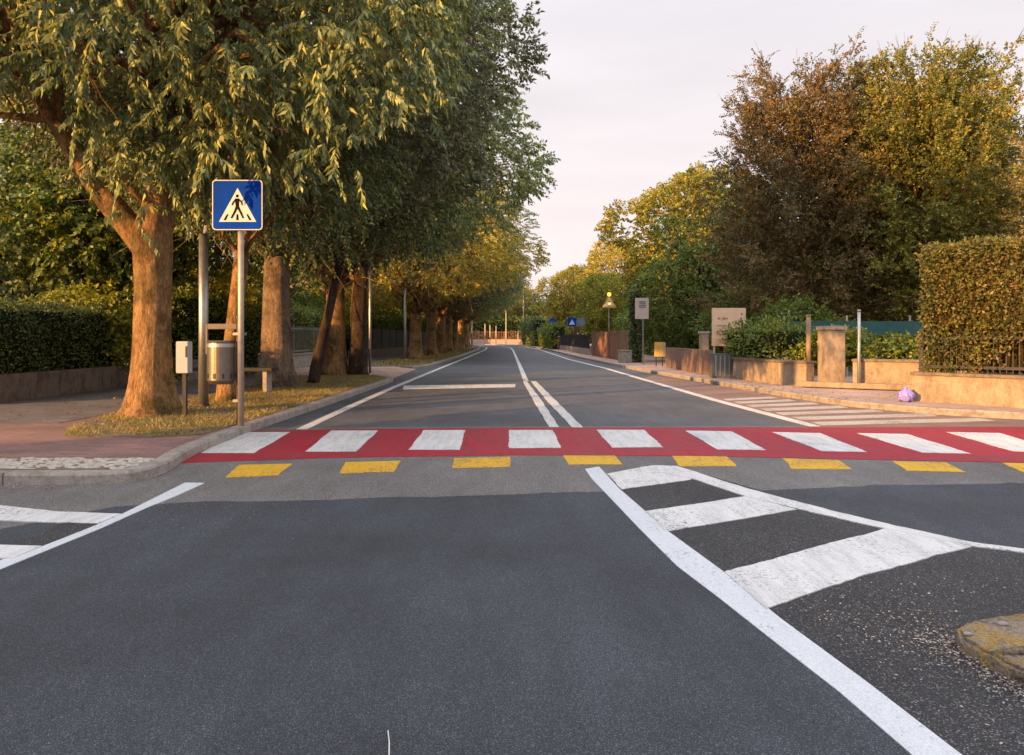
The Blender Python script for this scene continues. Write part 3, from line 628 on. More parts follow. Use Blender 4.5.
mkB = lambda: tree_meshes(22, trunk_r=.25, fork=2.4, zc=6.1, rad=(5.5, 4.9, 4.0), nl_=60, lobe=1.2, nspr=6400, per=15, slen=.32, leaf=(.12, .06), droop=.25, under=.33)
mkS = lambda: tree_meshes(23, trunk_r=.13, fork=2.6, zc=5.2, rad=(2.4, 2.4, 2.2), nl_=14, lobe=1.1, nspr=1500, per=14, slen=.4, leaf=(.10, .045), droop=.4, lean=(.25, .1), flare=1.5)
tree('avenue_tree', (-4.70, 15.4, Z0), 'A', mkA, 'bark_grey', 'leaf_grey', 'second large avenue tree, grey trunk glowing orange low on its left side', group=AV)
tree('avenue_tree', (-4.72, 20.6, Z0), 'B', mkB, 'bark', 'leaf_avenue', 'third large avenue tree, broad grey trunk between two thin dark trunks', group=AV, rz=1.1)
SL = 'slim understorey trees in the verge'
tree('slim_tree', (-4.42, 11.9, Z0), 'S', mkS, 'bark', 'leaf_dark', 'slim tree directly behind the litter bin, trunk lit orange above a dark foot', group=SL, rz=.3, sc=.9)
tree('slim_tree', (-4.25, 16.4, Z0), 'S2', lambda: tree_meshes(24, trunk_r=.10, fork=2.6, zc=5.2, rad=(2.4, 2.4, 2.2), nl_=14, lobe=1.1, nspr=1500, per=14, slen=.4, leaf=(.10, .045), lean=(.55, .1), flare=1.3), 'bark_dark', 'leaf_dark', 'slim dark tree leaning to the right in front of the third avenue tree', group=SL, rz=0)
tree('slim_tree', (-4.12, 20.5, Z0), 'B2', lambda: tree_meshes(31, trunk_r=.2, fork=3.0, zc=6, rad=(3, 3, 3), nl_=16, lobe=1.2, nspr=1500, per=14, leaf=(.11, .05), lean=(.1, 0), flare=1.3), 'bark_dark', 'leaf_dark', 'upright black trunk tree beside the thin grey pole', group=SL)
fz = [(-4.38, 35.0, 'B', 'leaf_gold', 'fourth avenue tree, golden sunlit crown over a pale flared trunk beyond the driveway'),
      (-4.3, 41, 'A', 'leaf_avenue', 'avenue tree just behind the golden one'),
      (-4.3, 47, 'B', 'leaf_grey', 'seventh-row dark crown, second avenue tree behind the golden one'),
      (-4.3, 52.5, 'A', 'leaf_grey', 'third avenue tree behind the golden one'),
      (-4.3, 58, 'B', 'leaf_avenue', 'fourth avenue tree behind the golden one'),
      (-4.3, 65, 'A', 'leaf_grey', 'fifth avenue tree behind the golden one'),
      (-4.4, 73, 'B', 'leaf_avenue', 'sixth avenue tree behind the golden one'),
      (-4.8, 82, 'A', 'leaf_grey', 'last but one avenue tree, near the bend of the road'),
      (-5.6, 92, 'B', 'leaf_avenue', 'last avenue tree, tiny at the bend of the road')]
fz[2] = fz[2][:4] + ('second avenue tree behind the golden one, crown dark grey green',)
for i, (x, y, k, lf, lab) in enumerate(fz):
    tree('avenue_tree', (x, y, Z0), k, None, 'bark', lf, lab, group=AV, rz=1.9 + 1.3 * i, sc=.95 if i else (1.05, 1.05, .86))
# right-hand garden trees
tree('copper_beech', (8.9, 23.5, 0), 'copper', lambda: shoot_tree(41, 9.4, 3.0, 1.5, .17, 220, 13, 46, (.072, .046), .9, .12, .34, lambda f: 1.02 + .1 * f - .95 * f ** 1.8), 'bark', 'leaf_copper', 'copper leaved beech with ragged top behind the low ochre wall', 'tree')
tree('hornbeam', (12.3, 23.0, 0), 'horn', lambda: shoot_tree(42, 8.9, 3.4, .7, .18, 280, 13, 50, (.085, .052), 1.0, .1, .36, lambda f: .98 + .2 * f - .95 * f ** 2.0), 'bark', 'leaf_beech', 'tall yellow green hornbeam with spiky top behind the clipped hedge', 'tree')
tree('maple_tree', (9.3, 40, 0), 'maple', lambda: tree_meshes(43, trunk_r=.22, fork=1.6, zc=5.9, rad=(3.6, 3.6, 4.3), nl_=30, lobe=1.3, nspr=4200, per=14, slen=.4, leaf=(.13, .1), droop=.2, up=.3), 'bark', 'leaf_maple', 'rounded golden yellow tree right of the road, left of the copper beech', 'tree')
tree('dark_tree', (8.0, 32, 0), 'dk', lambda: tree_meshes(44, trunk_r=.18, fork=1.2, zc=3.3, rad=(2.3, 2.3, 2.4), nl_=18, lobe=1.1, nspr=2600, per=14, slen=.35, leaf=(.11, .07), droop=.2, up=.1), 'bark_dark', 'leaf_green', 'low dark green bushy tree under the golden tree, above the reddish wall', 'tree')
tree('pale_tree', (14.3, 19.5, 0), 'pale', lambda: shoot_tree(45, 6.6, 2.0, .8, .12, 90, 10, 16, (.09, .04), .9, .1), 'bark', 'leaf_pale', 'pale silvery tree cut off by the right edge above the clipped hedge', 'tree')
bgs = [(7.6, 92, 'maple', 'leaf_maple', 1.0, 'bushy yellow green tree behind the amber warning sign'), (7.6, 62, 'maple', 'leaf_bright', .66, 'bright yellow tree directly behind the amber lamp sign'),
       (11.6, 78, 'maple', 'leaf_gold', 1.15, 'golden tree rising behind the rounded golden yellow tree'), (14.5, 52, 'maple', 'leaf_green', 1.1, 'green tree between the golden tree and the copper beech'), (17.5, 32, 'dk', 'leaf_green', 1.7, 'green garden tree behind the hornbeam'),
       (12.0, 31, 'dk', 'leaf_dark', 1.35, 'dark green garden tree behind the copper beech'), (1.2, 128, 'B', 'leaf_maple', .95, 'pale golden tree at the end of the road, right of the street lamp'), (-2.6, 124, 'A', 'leaf_gold', 1.2, 'tall golden tree at the end of the road left of the lamp'),
       (-7.5, 120, 'maple', 'leaf_green', 1.0, 'green tree behind the pink wall at the road bend'), (5.0, 122, 'maple', 'leaf_green', .7, 'low green tree right of the white railing'), (-13, 112, 'B', 'leaf_avenue', 1.0, 'tree seen far left behind the last avenue trunks'), (12, 118, 'A', 'leaf_maple', 1.1, 'wide golden tree far right behind the fences'), (-20, 128, 'A', 'leaf_green', 1.2, 'far green tree behind the avenue, leftmost at the bend')]
for i, (x, y, k, lf, s, lab) in enumerate(bgs):
    tree('garden_tree', (x, y, 0), k, None, 'bark_grey', lf, lab, group='background garden trees', rz=i * 1.7, sc=s)
def conifer(seed, h, r, n, leaf=.12):
    rng = np.random.default_rng(seed); m = MB(); m.tube([(0, 0, -.05), (0, 0, h * .5), (0, 0, h * .97)], [.12, .07, .02], 8)
    f = rng.uniform(0, 1, n) ** 1.3; a = rng.uniform(0, 6.28, n); rr = r * (1 - f) ** .8 * (.75 + .25 * np.sin(a * 5 + f * 30)) * rng.uniform(.55, 1, n) + .03
    P = np.stack([np.cos(a) * rr, np.sin(a) * rr, .1 + f * (h - .15)], 1); D = np.stack([np.cos(a), np.sin(a), np.full(n, .9)], 1)
    V, _ = sprigs(P, D, 8, .22, leaf, leaf * .35, rng, 0, .6)
    return m, quads_mesh('crown', V)
tree('conifer', (6.4, 120, 0), 'con1', lambda: conifer(51, 8.2, 1.7, 2500, .3), 'bark_dark', 'leaf_dark', 'small pointed dark conifer on the skyline at the end of the road', 'tree')
tree('ivy_column', (4.75, 28.3, Z0), 'con2', lambda: (lambda mb: (mb, conifer2()))(MB()), 'bark_dark', 'leaf_dark', 'narrow dark ivy clad column left of the white rectangular sign', 'plant') if False else None

# bushes and hedges
def hedge_surface(poly_pts, z0, z1, th, dens, leaf, mats, name, lab, topdens=1.2, lumps=.06, wide=.6, seed=0, cut=None, cat='hedge', group=None, rec=.16):
    """clipped hedge following a polyline: solid leafy body, leaves on all faces, one mesh"""
    rng = np.random.default_rng(seed); m = MB(); Vs = []
    for (a, b) in zip(poly_pts[:-1], poly_pts[1:]):
        a = Vector(a); b = Vector(b); d = b - a; ln = d.length; t = d / ln; nn = Vector((t.y, -t.x)); c = (a + b) / 2; ang = math.atan2(t.y, t.x)
        m.box((c.x, c.y, (z0 + z1) / 2), (ln - .2, th - rec, z1 - z0 - .16), ang, 1)
        def put(n, fu, fv, fn, nv):
            u = rng.uniform(0, 1, n); v = rng.uniform(0, 1, n); x = fu(u, v)
            P = x + rng.normal(size=(n, 3)) * np.array([.02, .02, .02]); bump_ = (np.sin(P[:, 0] * 5.1 + P[:, 2] * 3) * np.sin(P[:, 2] * 6.3 + P[:, 1] * 4) + rng.normal(0, .6, n)) * lumps
            P = P + nv * bump_[:, None]
            D = nv * .6 + rng.normal(size=(n, 3)) * .8
            Vs.append(leaves(P, D, leaf * rng.uniform(.6, 1.4, n), leaf * wide, rng, .15))
        A = np.array([a.x, a.y]); T = np.array([t.x, t.y]); Nn = np.array([nn.x, nn.y])
        for sgn in (1, -1):
            f = lambda u, v, s=sgn: np.concatenate([A + np.outer(u * ln, T) + Nn * s * th / 2, (z0 + v * (z1 - z0))[:, None]], 1)
            put(int(ln * (z1 - z0) * dens * (1 if sgn > 0 or True else .5)), f, None, None, np.array([Nn[0] * sgn, Nn[1] * sgn, 0]))
        f = lambda u, v: np.concatenate([A + np.outer(u * ln, T) + np.outer((v - .5) * th, Nn), np.full((len(u), 1), z1)], 1)
        put(int(ln * th * dens * topdens), f, None, None, np.array([0, 0, 1.0]))
        for sgn, E in ((-1, A), (1, A + T * ln)):
            f = lambda u, v, E=E: np.concatenate([E + np.outer((u - .5) * th, Nn), (z0 + v * (z1 - z0))[:, None]], 1)
            put(int(th * (z1 - z0) * dens), f, None, None, np.array([T[0] * sgn, T[1] * sgn, 0]))
    V = np.concatenate(Vs)
    if cut is not None: V = V[~cut(V[:, 0])]
    base = np.array(m.v); nb = len(base)
    me = bpy.data.meshes.new(name); N = len(V); allv = np.concatenate([V.reshape(-1, 3), base])
    me.vertices.add(len(allv)); me.vertices.foreach_set('co', allv.reshape(-1).astype(np.float32))
    li = list(range(N * 4)); ls = list(range(0, N * 4, 4))
    for fc in m.f: ls.append(len(li)); li += [i + N * 4 for i in fc]
    me.loops.add(len(li)); me.loops.foreach_set('vertex_index', li); me.polygons.add(len(ls)); me.polygons.foreach_set('loop_start', ls)
    me.polygons.foreach_set('material_index', [0] * N + [1] * len(m.f)); me.update(calc_edges=True)
    o = link(name, me, mats); tag(o, lab, cat, group); return o
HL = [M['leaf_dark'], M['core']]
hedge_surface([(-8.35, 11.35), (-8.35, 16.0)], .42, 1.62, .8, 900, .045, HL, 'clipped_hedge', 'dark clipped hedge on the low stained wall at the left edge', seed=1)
hedge_surface([(-8.1, 17.6), (-7.2, 21.0)], .1, 2.1, .9, 500, .07, [M['leaf_green'], M['core']], 'thuja_hedge', 'tall green hedge behind the litter bin, with sunlit yellow tops', seed=2, lumps=.12)
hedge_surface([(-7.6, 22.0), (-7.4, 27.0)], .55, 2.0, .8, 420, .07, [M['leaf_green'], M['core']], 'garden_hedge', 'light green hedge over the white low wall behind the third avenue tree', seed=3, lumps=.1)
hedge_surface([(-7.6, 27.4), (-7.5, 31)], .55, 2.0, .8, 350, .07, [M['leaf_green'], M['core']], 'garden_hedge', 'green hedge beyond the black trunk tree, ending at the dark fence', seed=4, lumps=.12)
def bush(name, loc, rad, lf, lab, n=900, leaf=(.09, .05), seed=0, cat='bush', group=None):
    rng = np.random.default_rng(seed); o = empty(name, loc, label=lab, cat=cat, group=group); m = MB(); rad = np.array(rad)
    nb = 9; C = rng.normal(size=(nb, 3)); C = nrm(C) * rng.uniform(.3, .65, (nb, 1)) * rad; C[:, 2] = np.abs(C[:, 2]) + rad[2] * .25
    for c in C: m.tube([tuple(p) for p in curve((0, 0, 0), c, .05, 5, rng)], np.linspace(.03, .008, 5), 5)
    idx = rng.integers(0, nb, n); P = C[idx] + nrm(rng.normal(size=(n, 3))) * rad * (.45 * rng.uniform(.4, 1.1, n) ** .6)[:, None]; P[:, 2] = np.maximum(P[:, 2], .05)
    V, _ = sprigs(P, nrm(P) + rng.normal(size=P.shape) * .4, 12, .28, leaf[0], leaf[1], rng, .2)
    m.build('stems', M['bark_dark'], o); link('foliage', quads_mesh('foliage', V), M[lf], o); return o
# dark garden trees behind the left hedge
DG = 'dark garden trees behind the left hedge'
for i, (x, y, k, lf, s, lab) in enumerate([(-12.3, 19.8, 'dk', 'leaf_dark', 1.2, 'dark garden tree in the garden behind the left clipped hedge'), (-16, 26, 'dk', 'leaf_green', 1.25, 'bushy green tree deep in the garden at the far left'), (-9.9, 20.5, 'dk', 'leaf_green', 1.25, 'mid green tree seen between the first trunk and the steel pole'), (-13.5, 25, 'B', 'leaf_dark', .5, 'dark garden tree above the thuja hedge'),
     (-14.5, 36, 'B', 'leaf_avenue', .55, 'loose garden tree in front of the pale house'), (-9.5, 31, 'dk', 'leaf_green', .75, 'green garden tree right of the pale house'), (-9.2, 38, 'dk', 'leaf_gold', .8, 'golden garden tree behind the dark fence'), (-9.2, 46, 'dk', 'leaf_green', .9, 'green tree behind the dark fence farther on'), (-9.5, 56, 'maple', 'leaf_green', .9, 'green tree behind the avenue half way along'), (-10, 70, 'maple', 'leaf_dark', 1.0, 'dark tree behind the avenue far along'), (-10, 86, 'maple', 'leaf_green', 1.0, 'green tree behind the end of the avenue')]):
    tree('garden_tree', (x, y, 0), k, None, 'bark_dark', lf, lab, group=DG, rz=i * 2.1 + .5, sc=s)
bush('bush', (-8.9, 15.8, .4), (1.4, .9, 1.7), 'leaf_bright', 'sun touched yellow green bush peeking over the left hedge', 1300, seed=61)
bush('bush', (-9.5, 12.9, .4), (1.3, .8, 1.35), 'leaf_gold', 'brownish leaved bush over the hedge at the left edge', 500, seed=62)
bush('bush', (-7.6, 19.6, 1.5), (1.5, .9, 1.3), 'leaf_bright', 'feathery conifer bush behind the steel pole, sunlit yellow put into its leaves', 900, (.08, .02), seed=63)  # sunlit yellow of the conifer top put into the leaf colour
bush('bush', (-8.4, 34.5, .9), (2.2, .8, 1.5), 'leaf_bright', 'bright yellow bush spilling over the dark fence', 900, seed=64)

# ------------------------------------------------------------------ walls and fences, left
def wall(name, pts, z0, z1, th, mw, label, cop=None, mc=None, cat='wall'):
    o = empty(name, (*pts[0], z0), label=label, cat=cat); m = MB(); c = MB(); ox, oy = pts[0]
    for (a, b) in zip(pts[:-1], pts[1:]):
        a = Vector(a); b = Vector(b); d = b - a; ang = math.atan2(d.y, d.x); mid = (a + b) / 2
        m.box((mid.x - ox, mid.y - oy, (z1 - z0) / 2), (d.length, th, z1 - z0), ang)
        if cop: c.box((mid.x - ox, mid.y - oy, z1 - z0 + cop / 2 + .001), (d.length + .04, th + .08, cop), ang)
    m.build('wall_body', mw, o)
    if cop: c.build('coping', mc, o, bevel=.008)
    return o
wall('garden_wall', [(-7.98, 2.0), (-7.98, 8.0)], 0, .5, .25, M['wall_left'], 'low stained garden wall beside the camera out of frame on the left') if False else None
wall('garden_wall', [(-7.95, 11.3), (-7.95, 16.1)], 0, .52, .22, M['wall_left'], 'low stained concrete wall below the dark clipped hedge on the left')
wall('garden_wall', [(-7.55, 17.8), (-7.1, 21.8), (-6.9, 31)], 0, .52, .22, M['concrete'], 'low pale wall behind the second and third avenue trees', .05, M['concrete'])
wall('garden_wall', [(-6.9, 33), (-6.6, 60), (-6.6, 90)], 0, .5, .22, M['wall_left'], 'low wall carrying the dark fence behind the far avenue')
def bars(name, pts, z0, z1, label, mm_, step=.12, r=.012, solid=False, cat='fence'):
    o = empty(name, (*pts[0], z0), label=label, cat=cat); ox, oy = pts[0]; m = MB(); rl_ = MB(); po = []
    for (a, b) in zip(pts[:-1], pts[1:]):
        a = Vector(a); b = Vector(b); d = b - a; n = int(d.length / step); ang = math.atan2(d.y, d.x); mid = (a + b) / 2
        if solid: m.box((mid.x - ox, mid.y - oy, (z1 - z0) / 2), (d.length, .03, z1 - z0), ang)
        else:
            for i in range(n + 1):
                p = a + d * (i / n); m.box((p.x - ox, p.y - oy, (z1 - z0) / 2), (r * 2, r * 2, z1 - z0), ang)
        for z in (.08, z1 - z0 - .08): rl_.box((mid.x - ox, mid.y - oy, z), (d.length, .045, .045), ang)
        for i in range(int(d.length / 2.4) + 1):
            p = a + d * min(1, i * 2.4 / d.length); q = MB(); q.box((p.x - ox, p.y - oy, (z1 - z0) / 2 + .03), (.07, .07, z1 - z0 + .06), ang); po.append(q)
    m.build('panel' if solid else 'bars', mm_, o); rl_.build('rail', mm_, o)
    for q in po: q.build('post', mm_, o)
    return o
bars('garden_fence', [(-6.95, 22), (-6.95, 30.8)], .57, 1.45, 'grey bar fence in front of the light green hedge', M['galv'], .12)
bars('garden_fence', [(-6.9, 33), (-6.6, 60)], .5, 1.5, 'dark solid fence along the far left pavement', M['fence_dark'], solid=True)
# gate pillar dark letterbox at the end of the left wall
m = MB(); m.box((-7.62, 15.9, .9), (.28, .1, .14)); o = m.build('letter_box', M['dark_metal'], bevel=.01); tag(o, 'small black box fixed at the end of the left garden wall', 'letterbox')

# bench beyond the bin
o = empty('bench', (-5.05, 14.0, Z0), label='low dark bench seat on pale legs behind the litter bin', cat='bench')
m = MB(); m.box((0, 0, .42), (1.5, .4, .06)); m.build('seat', M['dark_metal'], o, bevel=.01)
for s in (-.55, .1, .6):
    m = MB(); m.box((s, 0, .195), (.07, .3, .39)); m.build('leg', M['concrete'], o)

# ------------------------------------------------------------------ sign, pole, bin, box
SX, SY = -3.07, 8.72
o = empty('pedestrian_crossing_sign', (SX, SY, Z0), label='blue square pedestrian crossing sign on a tall pole at the kerb corner', cat='road sign')
m = MB(); m.tube([(0, 0, -.05), (0, 0, 2.74)], .034, 16); m.build('pole', M['galv_tan'], o, smooth=True)
PC = (-.02, -.06, 2.49)     # centre of the plate
def plate(poly, y0, y1, name, mm2, parent, c=PC):
    m = MB(); n = len(poly); vs = [(c[0] + p[0], c[1] + y0, c[2] + p[1]) for p in poly] + [(c[0] + p[0], c[1] + y1, c[2] + p[1]) for p in poly]
    m.add(vs, [tuple(range(n)), tuple(reversed(range(n, 2 * n)))] + [(i, i + n, (i + 1) % n + n, (i + 1) % n) for i in range(n)]); return m.build(name, mm2, parent)
def rrect(w_, h_, r, n=5):
    return [(sx * (w_ / 2 - r) + r * math.cos(a0 + k * math.pi / 2 / n), sy * (h_ / 2 - r) + r * math.sin(a0 + k * math.pi / 2 / n)) for sx, sy, a0 in ((1, 1, 0), (-1, 1, math.pi / 2), (-1, -1, math.pi), (1, -1, 1.5 * math.pi)) for k in range(n + 1)]
S = .565
p0 = plate(rrect(S, S, .04), 0, .014, 'plate', M['sign_white'], o)
plate(rrect(S - .022, S - .022, .032), -.002, 0.0005, 'blue_field', M['sign_blue'], p0)
plate([(-.205, -.19), (.215, -.19), (.005, .19)], -.0045, -.0015, 'white_triangle', M['sign_white'], p0)
for i, xx in enumerate((-.14, .004, .15)):
    sl = -xx * .28
    plate([(xx - .014, -.172), (xx + .014, -.172), (xx + .010 + sl * .9, -.105), (xx - .010 + sl * .9, -.105)], -.0065, -.004, 'zebra_bar', M['sign_black'], p0)
bm = bmesh.new()
def limb(x0, z0, x1, z1, w0, w1):
    d = Vector((x1 - x0, z1 - z0)).normalized(); n = Vector((-d.y, d.x))
    q = [(x0 + n.x * w0, z0 + n.y * w0), (x1 + n.x * w1, z1 + n.y * w1), (x1 - n.x * w1, z1 - n.y * w1), (x0 - n.x * w0, z0 - n.y * w0)]
    limb.y -= .0004; bm.faces.new([bm.verts.new((PC[0] + x, PC[1] + limb.y, PC[2] + z)) for x, z in q])
limb.y = -.0065
limb(0, .072, .004, -.03, .024, .019); limb(.012, .068, .052, .03, .010, .008); limb(.050, .036, .058, -.006, .009, .007)
limb(-.010, .066, -.042, .028, .010, .008); limb(-.040, .032, -.058, -.004, .009, .007)
limb(.008, -.02, .040, -.085, .014, .010); limb(.038, -.078, .070, -.150, .011, .008); limb(-.002, -.02, -.028, -.085, .014, .010); limb(-.026, -.078, -.066, -.150, .011, .008)
bm.faces.new([bm.verts.new((PC[0] + .002 + .017 * math.cos(a), PC[1] - .0068, PC[2] + .100 + .018 * math.sin(a))) for a in np.linspace(0, 2 * math.pi, 15)[:-1]])
me = bpy.data.meshes.new('walking_figure'); bm.to_mesh(me); bm.free(); link('walking_figure', me, M['sign_black'], p0)

o = empty('litter_bin', (SX - .09, SY + .08, Z0), label='steel cylinder litter bin clamped to a short post beside the crossing sign pole', cat='litter bin')
m = MB(); m.tube([(.03, -.0, -.03), (.03, 0, 1.22)], .021, 12); m.build('post', M['bin_metal'], o, smooth=True)
m = MB(); m.tube([(.03, 0, 1.22), (.03, 0, 1.245)], .028, 12); m.build('post_cap', M['dark_metal'], o)
for z in (.28, 1.04):
    m = MB(); m.box((.055, -.02, z), (.14, .075, .03)); m.build('clamp', M['galv'], o, bevel=.006)
bx = -.16; R0 = .155
m = MB(); m.tube([(bx, 0, .47), (bx, 0, .50), (bx, 0, .52), (bx, 0, .94), (bx, 0, .955), (bx, 0, .965)], [R0 * .82, R0 * .95, R0, R0, R0 * 1.04, R0 * 1.0], 32, cap=True); m.build('drum', M['bin_metal'], o, smooth=False)
m = MB(); m.tube([(bx, 0, .80 + .09), (bx, 0, .93)], [R0 * 1.02, R0 * 1.02], 32, cap=False); m.build('rim_band', M['galv'], o)
m = MB(); m.tube([(bx, 0, .515), (bx, 0, .62)], [R0 * 1.012, R0 * 1.012], 32, cap=False); m.build('base_band', M['bin_metal'], o)
for k in range(10):
    a = 2 * math.pi * k / 10 + .15; m = MB(); m.box((bx + math.cos(a) * R0 * 1.015, math.sin(a) * R0 * 1.015, .565), (.012, .026, .055), a); m.build('slot', M['dark_metal'], o)
m = MB(); m.box((-.15, 0, 1.125), (.34, .035, .06)); m.build('top_bracket', M['bin_metal'], o, bevel=.005)
m = MB(); m.box((-.325, 0, .98), (.02, .04, .34)); m.build('side_bracket', M['bin_metal'], o)

o = empty('steel_pole', (*at(203.5, 11.0)[:2], Z0), label='thick galvanised pole with open cut top between the first avenue tree and the bin', cat='pole')
m = MB(); m.tube([(0, 0, .04), (0, 0, 2.48)], [.07, .062], 20); m.build('shaft', M['galv'], o, smooth=True)
m = MB(); m.box((.03, 0, 2.52), (.055, .02, .16), rot=Matrix.Rotation(.15, 3, 'Y')); m.build('torn_top', M['galv'], o)
m = MB(); m.tube([(0, 0, -.02), (0, 0, .045)], [.085, .08], 20); m.build('base_collar', M['dark_metal'], o)
o = empty('utility_box', (*at(185, 9.75)[:2], Z0), label='white utility box on a thin dark post against the first avenue trunk', cat='utility box')
m = MB(); m.box((-.0, 0, .275), (.045, .05, .55)); m.build('post', M['dark_metal'], o)
m = MB(); m.box((-.01, 0, .75), (.155, .14, .40)); b = m.build('cabinet', M['box_white'], o, bevel=.008)
m = MB(); m.box((.045, -.0725, .82), (.022, .004, .14)); m.build('label_strip', M['dark_metal'], b)
def pole(name, px, Y, z1, r, lab, mt='galv', cat='pole'):
    p = at(px, Y); m = MB(); m.tube([(0, 0, -.03), (0, 0, z1 * .5), (0, 0, z1)], [r, r * .95, r * .85], 12); m.tube([(0, 0, -.02), (0, 0, .05)], r * 1.25, 12); m.tube([(0, 0, z1), (0, 0, z1 + .03)], r * 1.05, 12)
    o = m.build(name, M[mt], smooth=True); o.location = (p.x, p.y, Z0); tag(o, lab, cat)
pole('grey_pole', 370, 20.2, hz(268, 20.2), .035, 'thin grey pole right of the upright black trunk')
pole('grey_pole', 405, 33, hz(298, 33) + .3, .065, 'grey pole just left of the golden avenue tree')
pole('grey_pole', 472, 80, 3.0, .08, 'distant pale pole among the last avenue trunks')

# small blue sign and vehicle-like hut far left
o = empty('parking_sign', (*at(258, 24)[:2], 0), label='small blue and white sign glimpsed left of the second avenue trunk', cat='sign')
m = MB(); m.tube([(0, 0, 0), (0, 0, hz(297, 24))], .03, 8); m.build('pole', M['galv'], o)
m = MB(); m.box((.02, -.05, hz(303, 24)), (.32, .02, .42)); q = m.build('plate', M['sign_white'], o)
m = MB(); m.box((-.06, -.065, hz(303, 24)), (.05, .01, .28)); m.box((.02, -.065, hz(303, 24) + .1), (.16, .01, .08)); m.build('blue_mark', M['sign_blue'], q)

# ------------------------------------------------------------------ house builder
def house(name, cx, cy, w_, d_, he, hr, rz, mw, label, wins=True):
    o = empty(name, (cx, cy, 0), rz, label=label, cat='house')
    m = MB(); x, y = w_ / 2, d_ / 2
    m.add([(-x, -y, 0), (x, -y, 0), (x, y, 0), (-x, y, 0), (-x, -y, he), (x, -y, he), (x, y, he), (-x, y, he), (-x, 0, hr), (x, 0, hr)],
          [(0, 1, 5, 4), (2, 3, 7, 6), (1, 2, 6, 9, 5), (3, 0, 4, 8, 7)]); m.build('wall', mw, o)
    m = MB(); ov = .5; sl = (hr - he) / y
    for s in (-1, 1):
        a = [(-x - ov, s * (y + ov), he - sl * ov + .05), (x + ov, s * (y + ov), he - sl * ov + .05), (x + ov, 0, hr + .05), (-x - ov, 0, hr + .05)]
        m.add(a + [(p[0], p[1], p[2] + .15) for p in a], [(0, 1, 2, 3), (4, 5, 6, 7), (0, 1, 5, 4), (1, 2, 6, 5), (2, 3, 7, 6), (3, 0, 4, 7)])
    rf = m.build('roof', M['roof'], o); m = MB(); m.box((x * .5, 0, hr + .35), (.7, .7, .9)); m.build('chimney', mw, rf)
    for s in (-1, 1):
        for i in range(int(w_ / 3)):
            wx = -x + 1.6 + i * 3
            for wz in ([1.5, 4.1] if he > 4.8 else [1.5]):
                m = MB(); m.box((wx, s * (y + .03), wz), (1.1, .08, 1.3)); f = m.build('window', M['sign_white'], o)
                m = MB(); m.box((wx, s * (y + .075), wz), (.92, .02, 1.12)); m.build('pane', M['glass'], f)
                for q in (-1, 1): m = MB(); m.box((wx + q * .85, s * (y + .04), wz), (.5, .05, 1.3)); m.build('shutter', M['shutter'], f)
    return o
house('pale_house', -15.5, 47, 8, 7, 3.6, 5.2, .15, M['house'], 'pale plaster house glimpsed between the trunks on the left')
# unseen house added behind the camera, placed to keep the crossing in shade
hs, hu = -25, -.2
house('shade_caster_house', .77 * hs + .64 * hu, .64 * hs - .77 * hu, 15.6, 9, 4.6, 6.3, R(-50), M['house2'], 'unseen ochre house added behind the camera to cast shade')

# ------------------------------------------------------------------ right side
wall('low_wall', [(5.2, 25.6), (5.25, 20.4)], 0, .75, .2, M['brickwall'], 'reddish low wall left of the grey cabinet')
wall('low_wall', [(5.45, 18.6), (5.75, 16.4), (6.1, 15.75)], 0, .56, .22, M['plaster_ochre'], 'sunlit ochre low wall left of the square stone pillar', .05, M['coping'])
wall('low_wall', [(6.75, 15.2), (8.6, 13.9)], 0, .62, .22, M['plaster_ochre'], 'sunlit ochre low wall between the pillar and the clipped hedge', .05, M['coping'])
wbo = wall('low_wall', [(6.42, 12.25), (8.15, 10.0), (10.5, 7.3)], 0, .50, .24, M['plaster_ochre'], 'peeling ochre wall with dark coping below the tall clipped hedge', .05, M['coping'])
# step in front of the pillar wall
m = MB(); d = Vector((1.85, -1.3)); m.box((6.9, 14.75, .16), (2.6, .25, .1), math.atan2(-1.3, 1.85)); o = m.build('stone_step', M['plaster_ochre'], bevel=.01); tag(o, 'low ochre plinth along the foot of the wall by the purple bag', 'step')
o = empty('gate_pillar', (6.45, 15.55, Z0), label='square sunlit stone pillar with flat cap on the ochre wall', cat='pillar')
m = MB(); m.box((0, 0, .57), (.40, .40, 1.14)); m.build('shaft', M['plaster_ochre'], o, bevel=.01)
m = MB(); m.box((0, 0, 1.185), (.46, .46, .08)); m.build('cap', M['concrete'], o, bevel=.012)
# tall hornbeam hedge on the wall
def arch(P):
    # fence shows through an arched gap low in the hedge face
    t = (P[:, 0] - 6.42) / (8.15 - 6.42)
    front = (P[:, 1] < 12.40 - (P[:, 0] - 6.42) * 1.3 + .12)
    return front & (np.random.default_rng(3).random(len(P)) < .9) & (np.abs(t - .62) < .30 * np.sqrt(np.clip(1 - (P[:, 2] - .5) / .62, 0, 1)))
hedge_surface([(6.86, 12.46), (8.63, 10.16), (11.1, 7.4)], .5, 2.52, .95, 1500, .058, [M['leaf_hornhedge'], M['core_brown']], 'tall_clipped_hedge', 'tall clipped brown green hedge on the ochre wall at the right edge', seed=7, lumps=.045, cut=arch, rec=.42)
bars('iron_fence', [(6.50, 12.20), (8.27, 9.90), (10.5, 7.2)], .56, 1.16, 'thin dark iron fence half swallowed by the tall clipped hedge', M['fence_dark'], .085, .007)
hedge_surface([(5.75, 19.6), (6.15, 16.6)], .6, 1.3, .8, 420, .08, [M['leaf_green'], M['core']], 'garden_hedge', 'rounded green hedge behind the sunlit wall right of the cream board', seed=8, lumps=.14)
bush('bush', (7.1, 16.6, .5), (.9, .6, .5), 'leaf_bright', 'bright green shrub just right of the stone pillar', 800, seed=65)
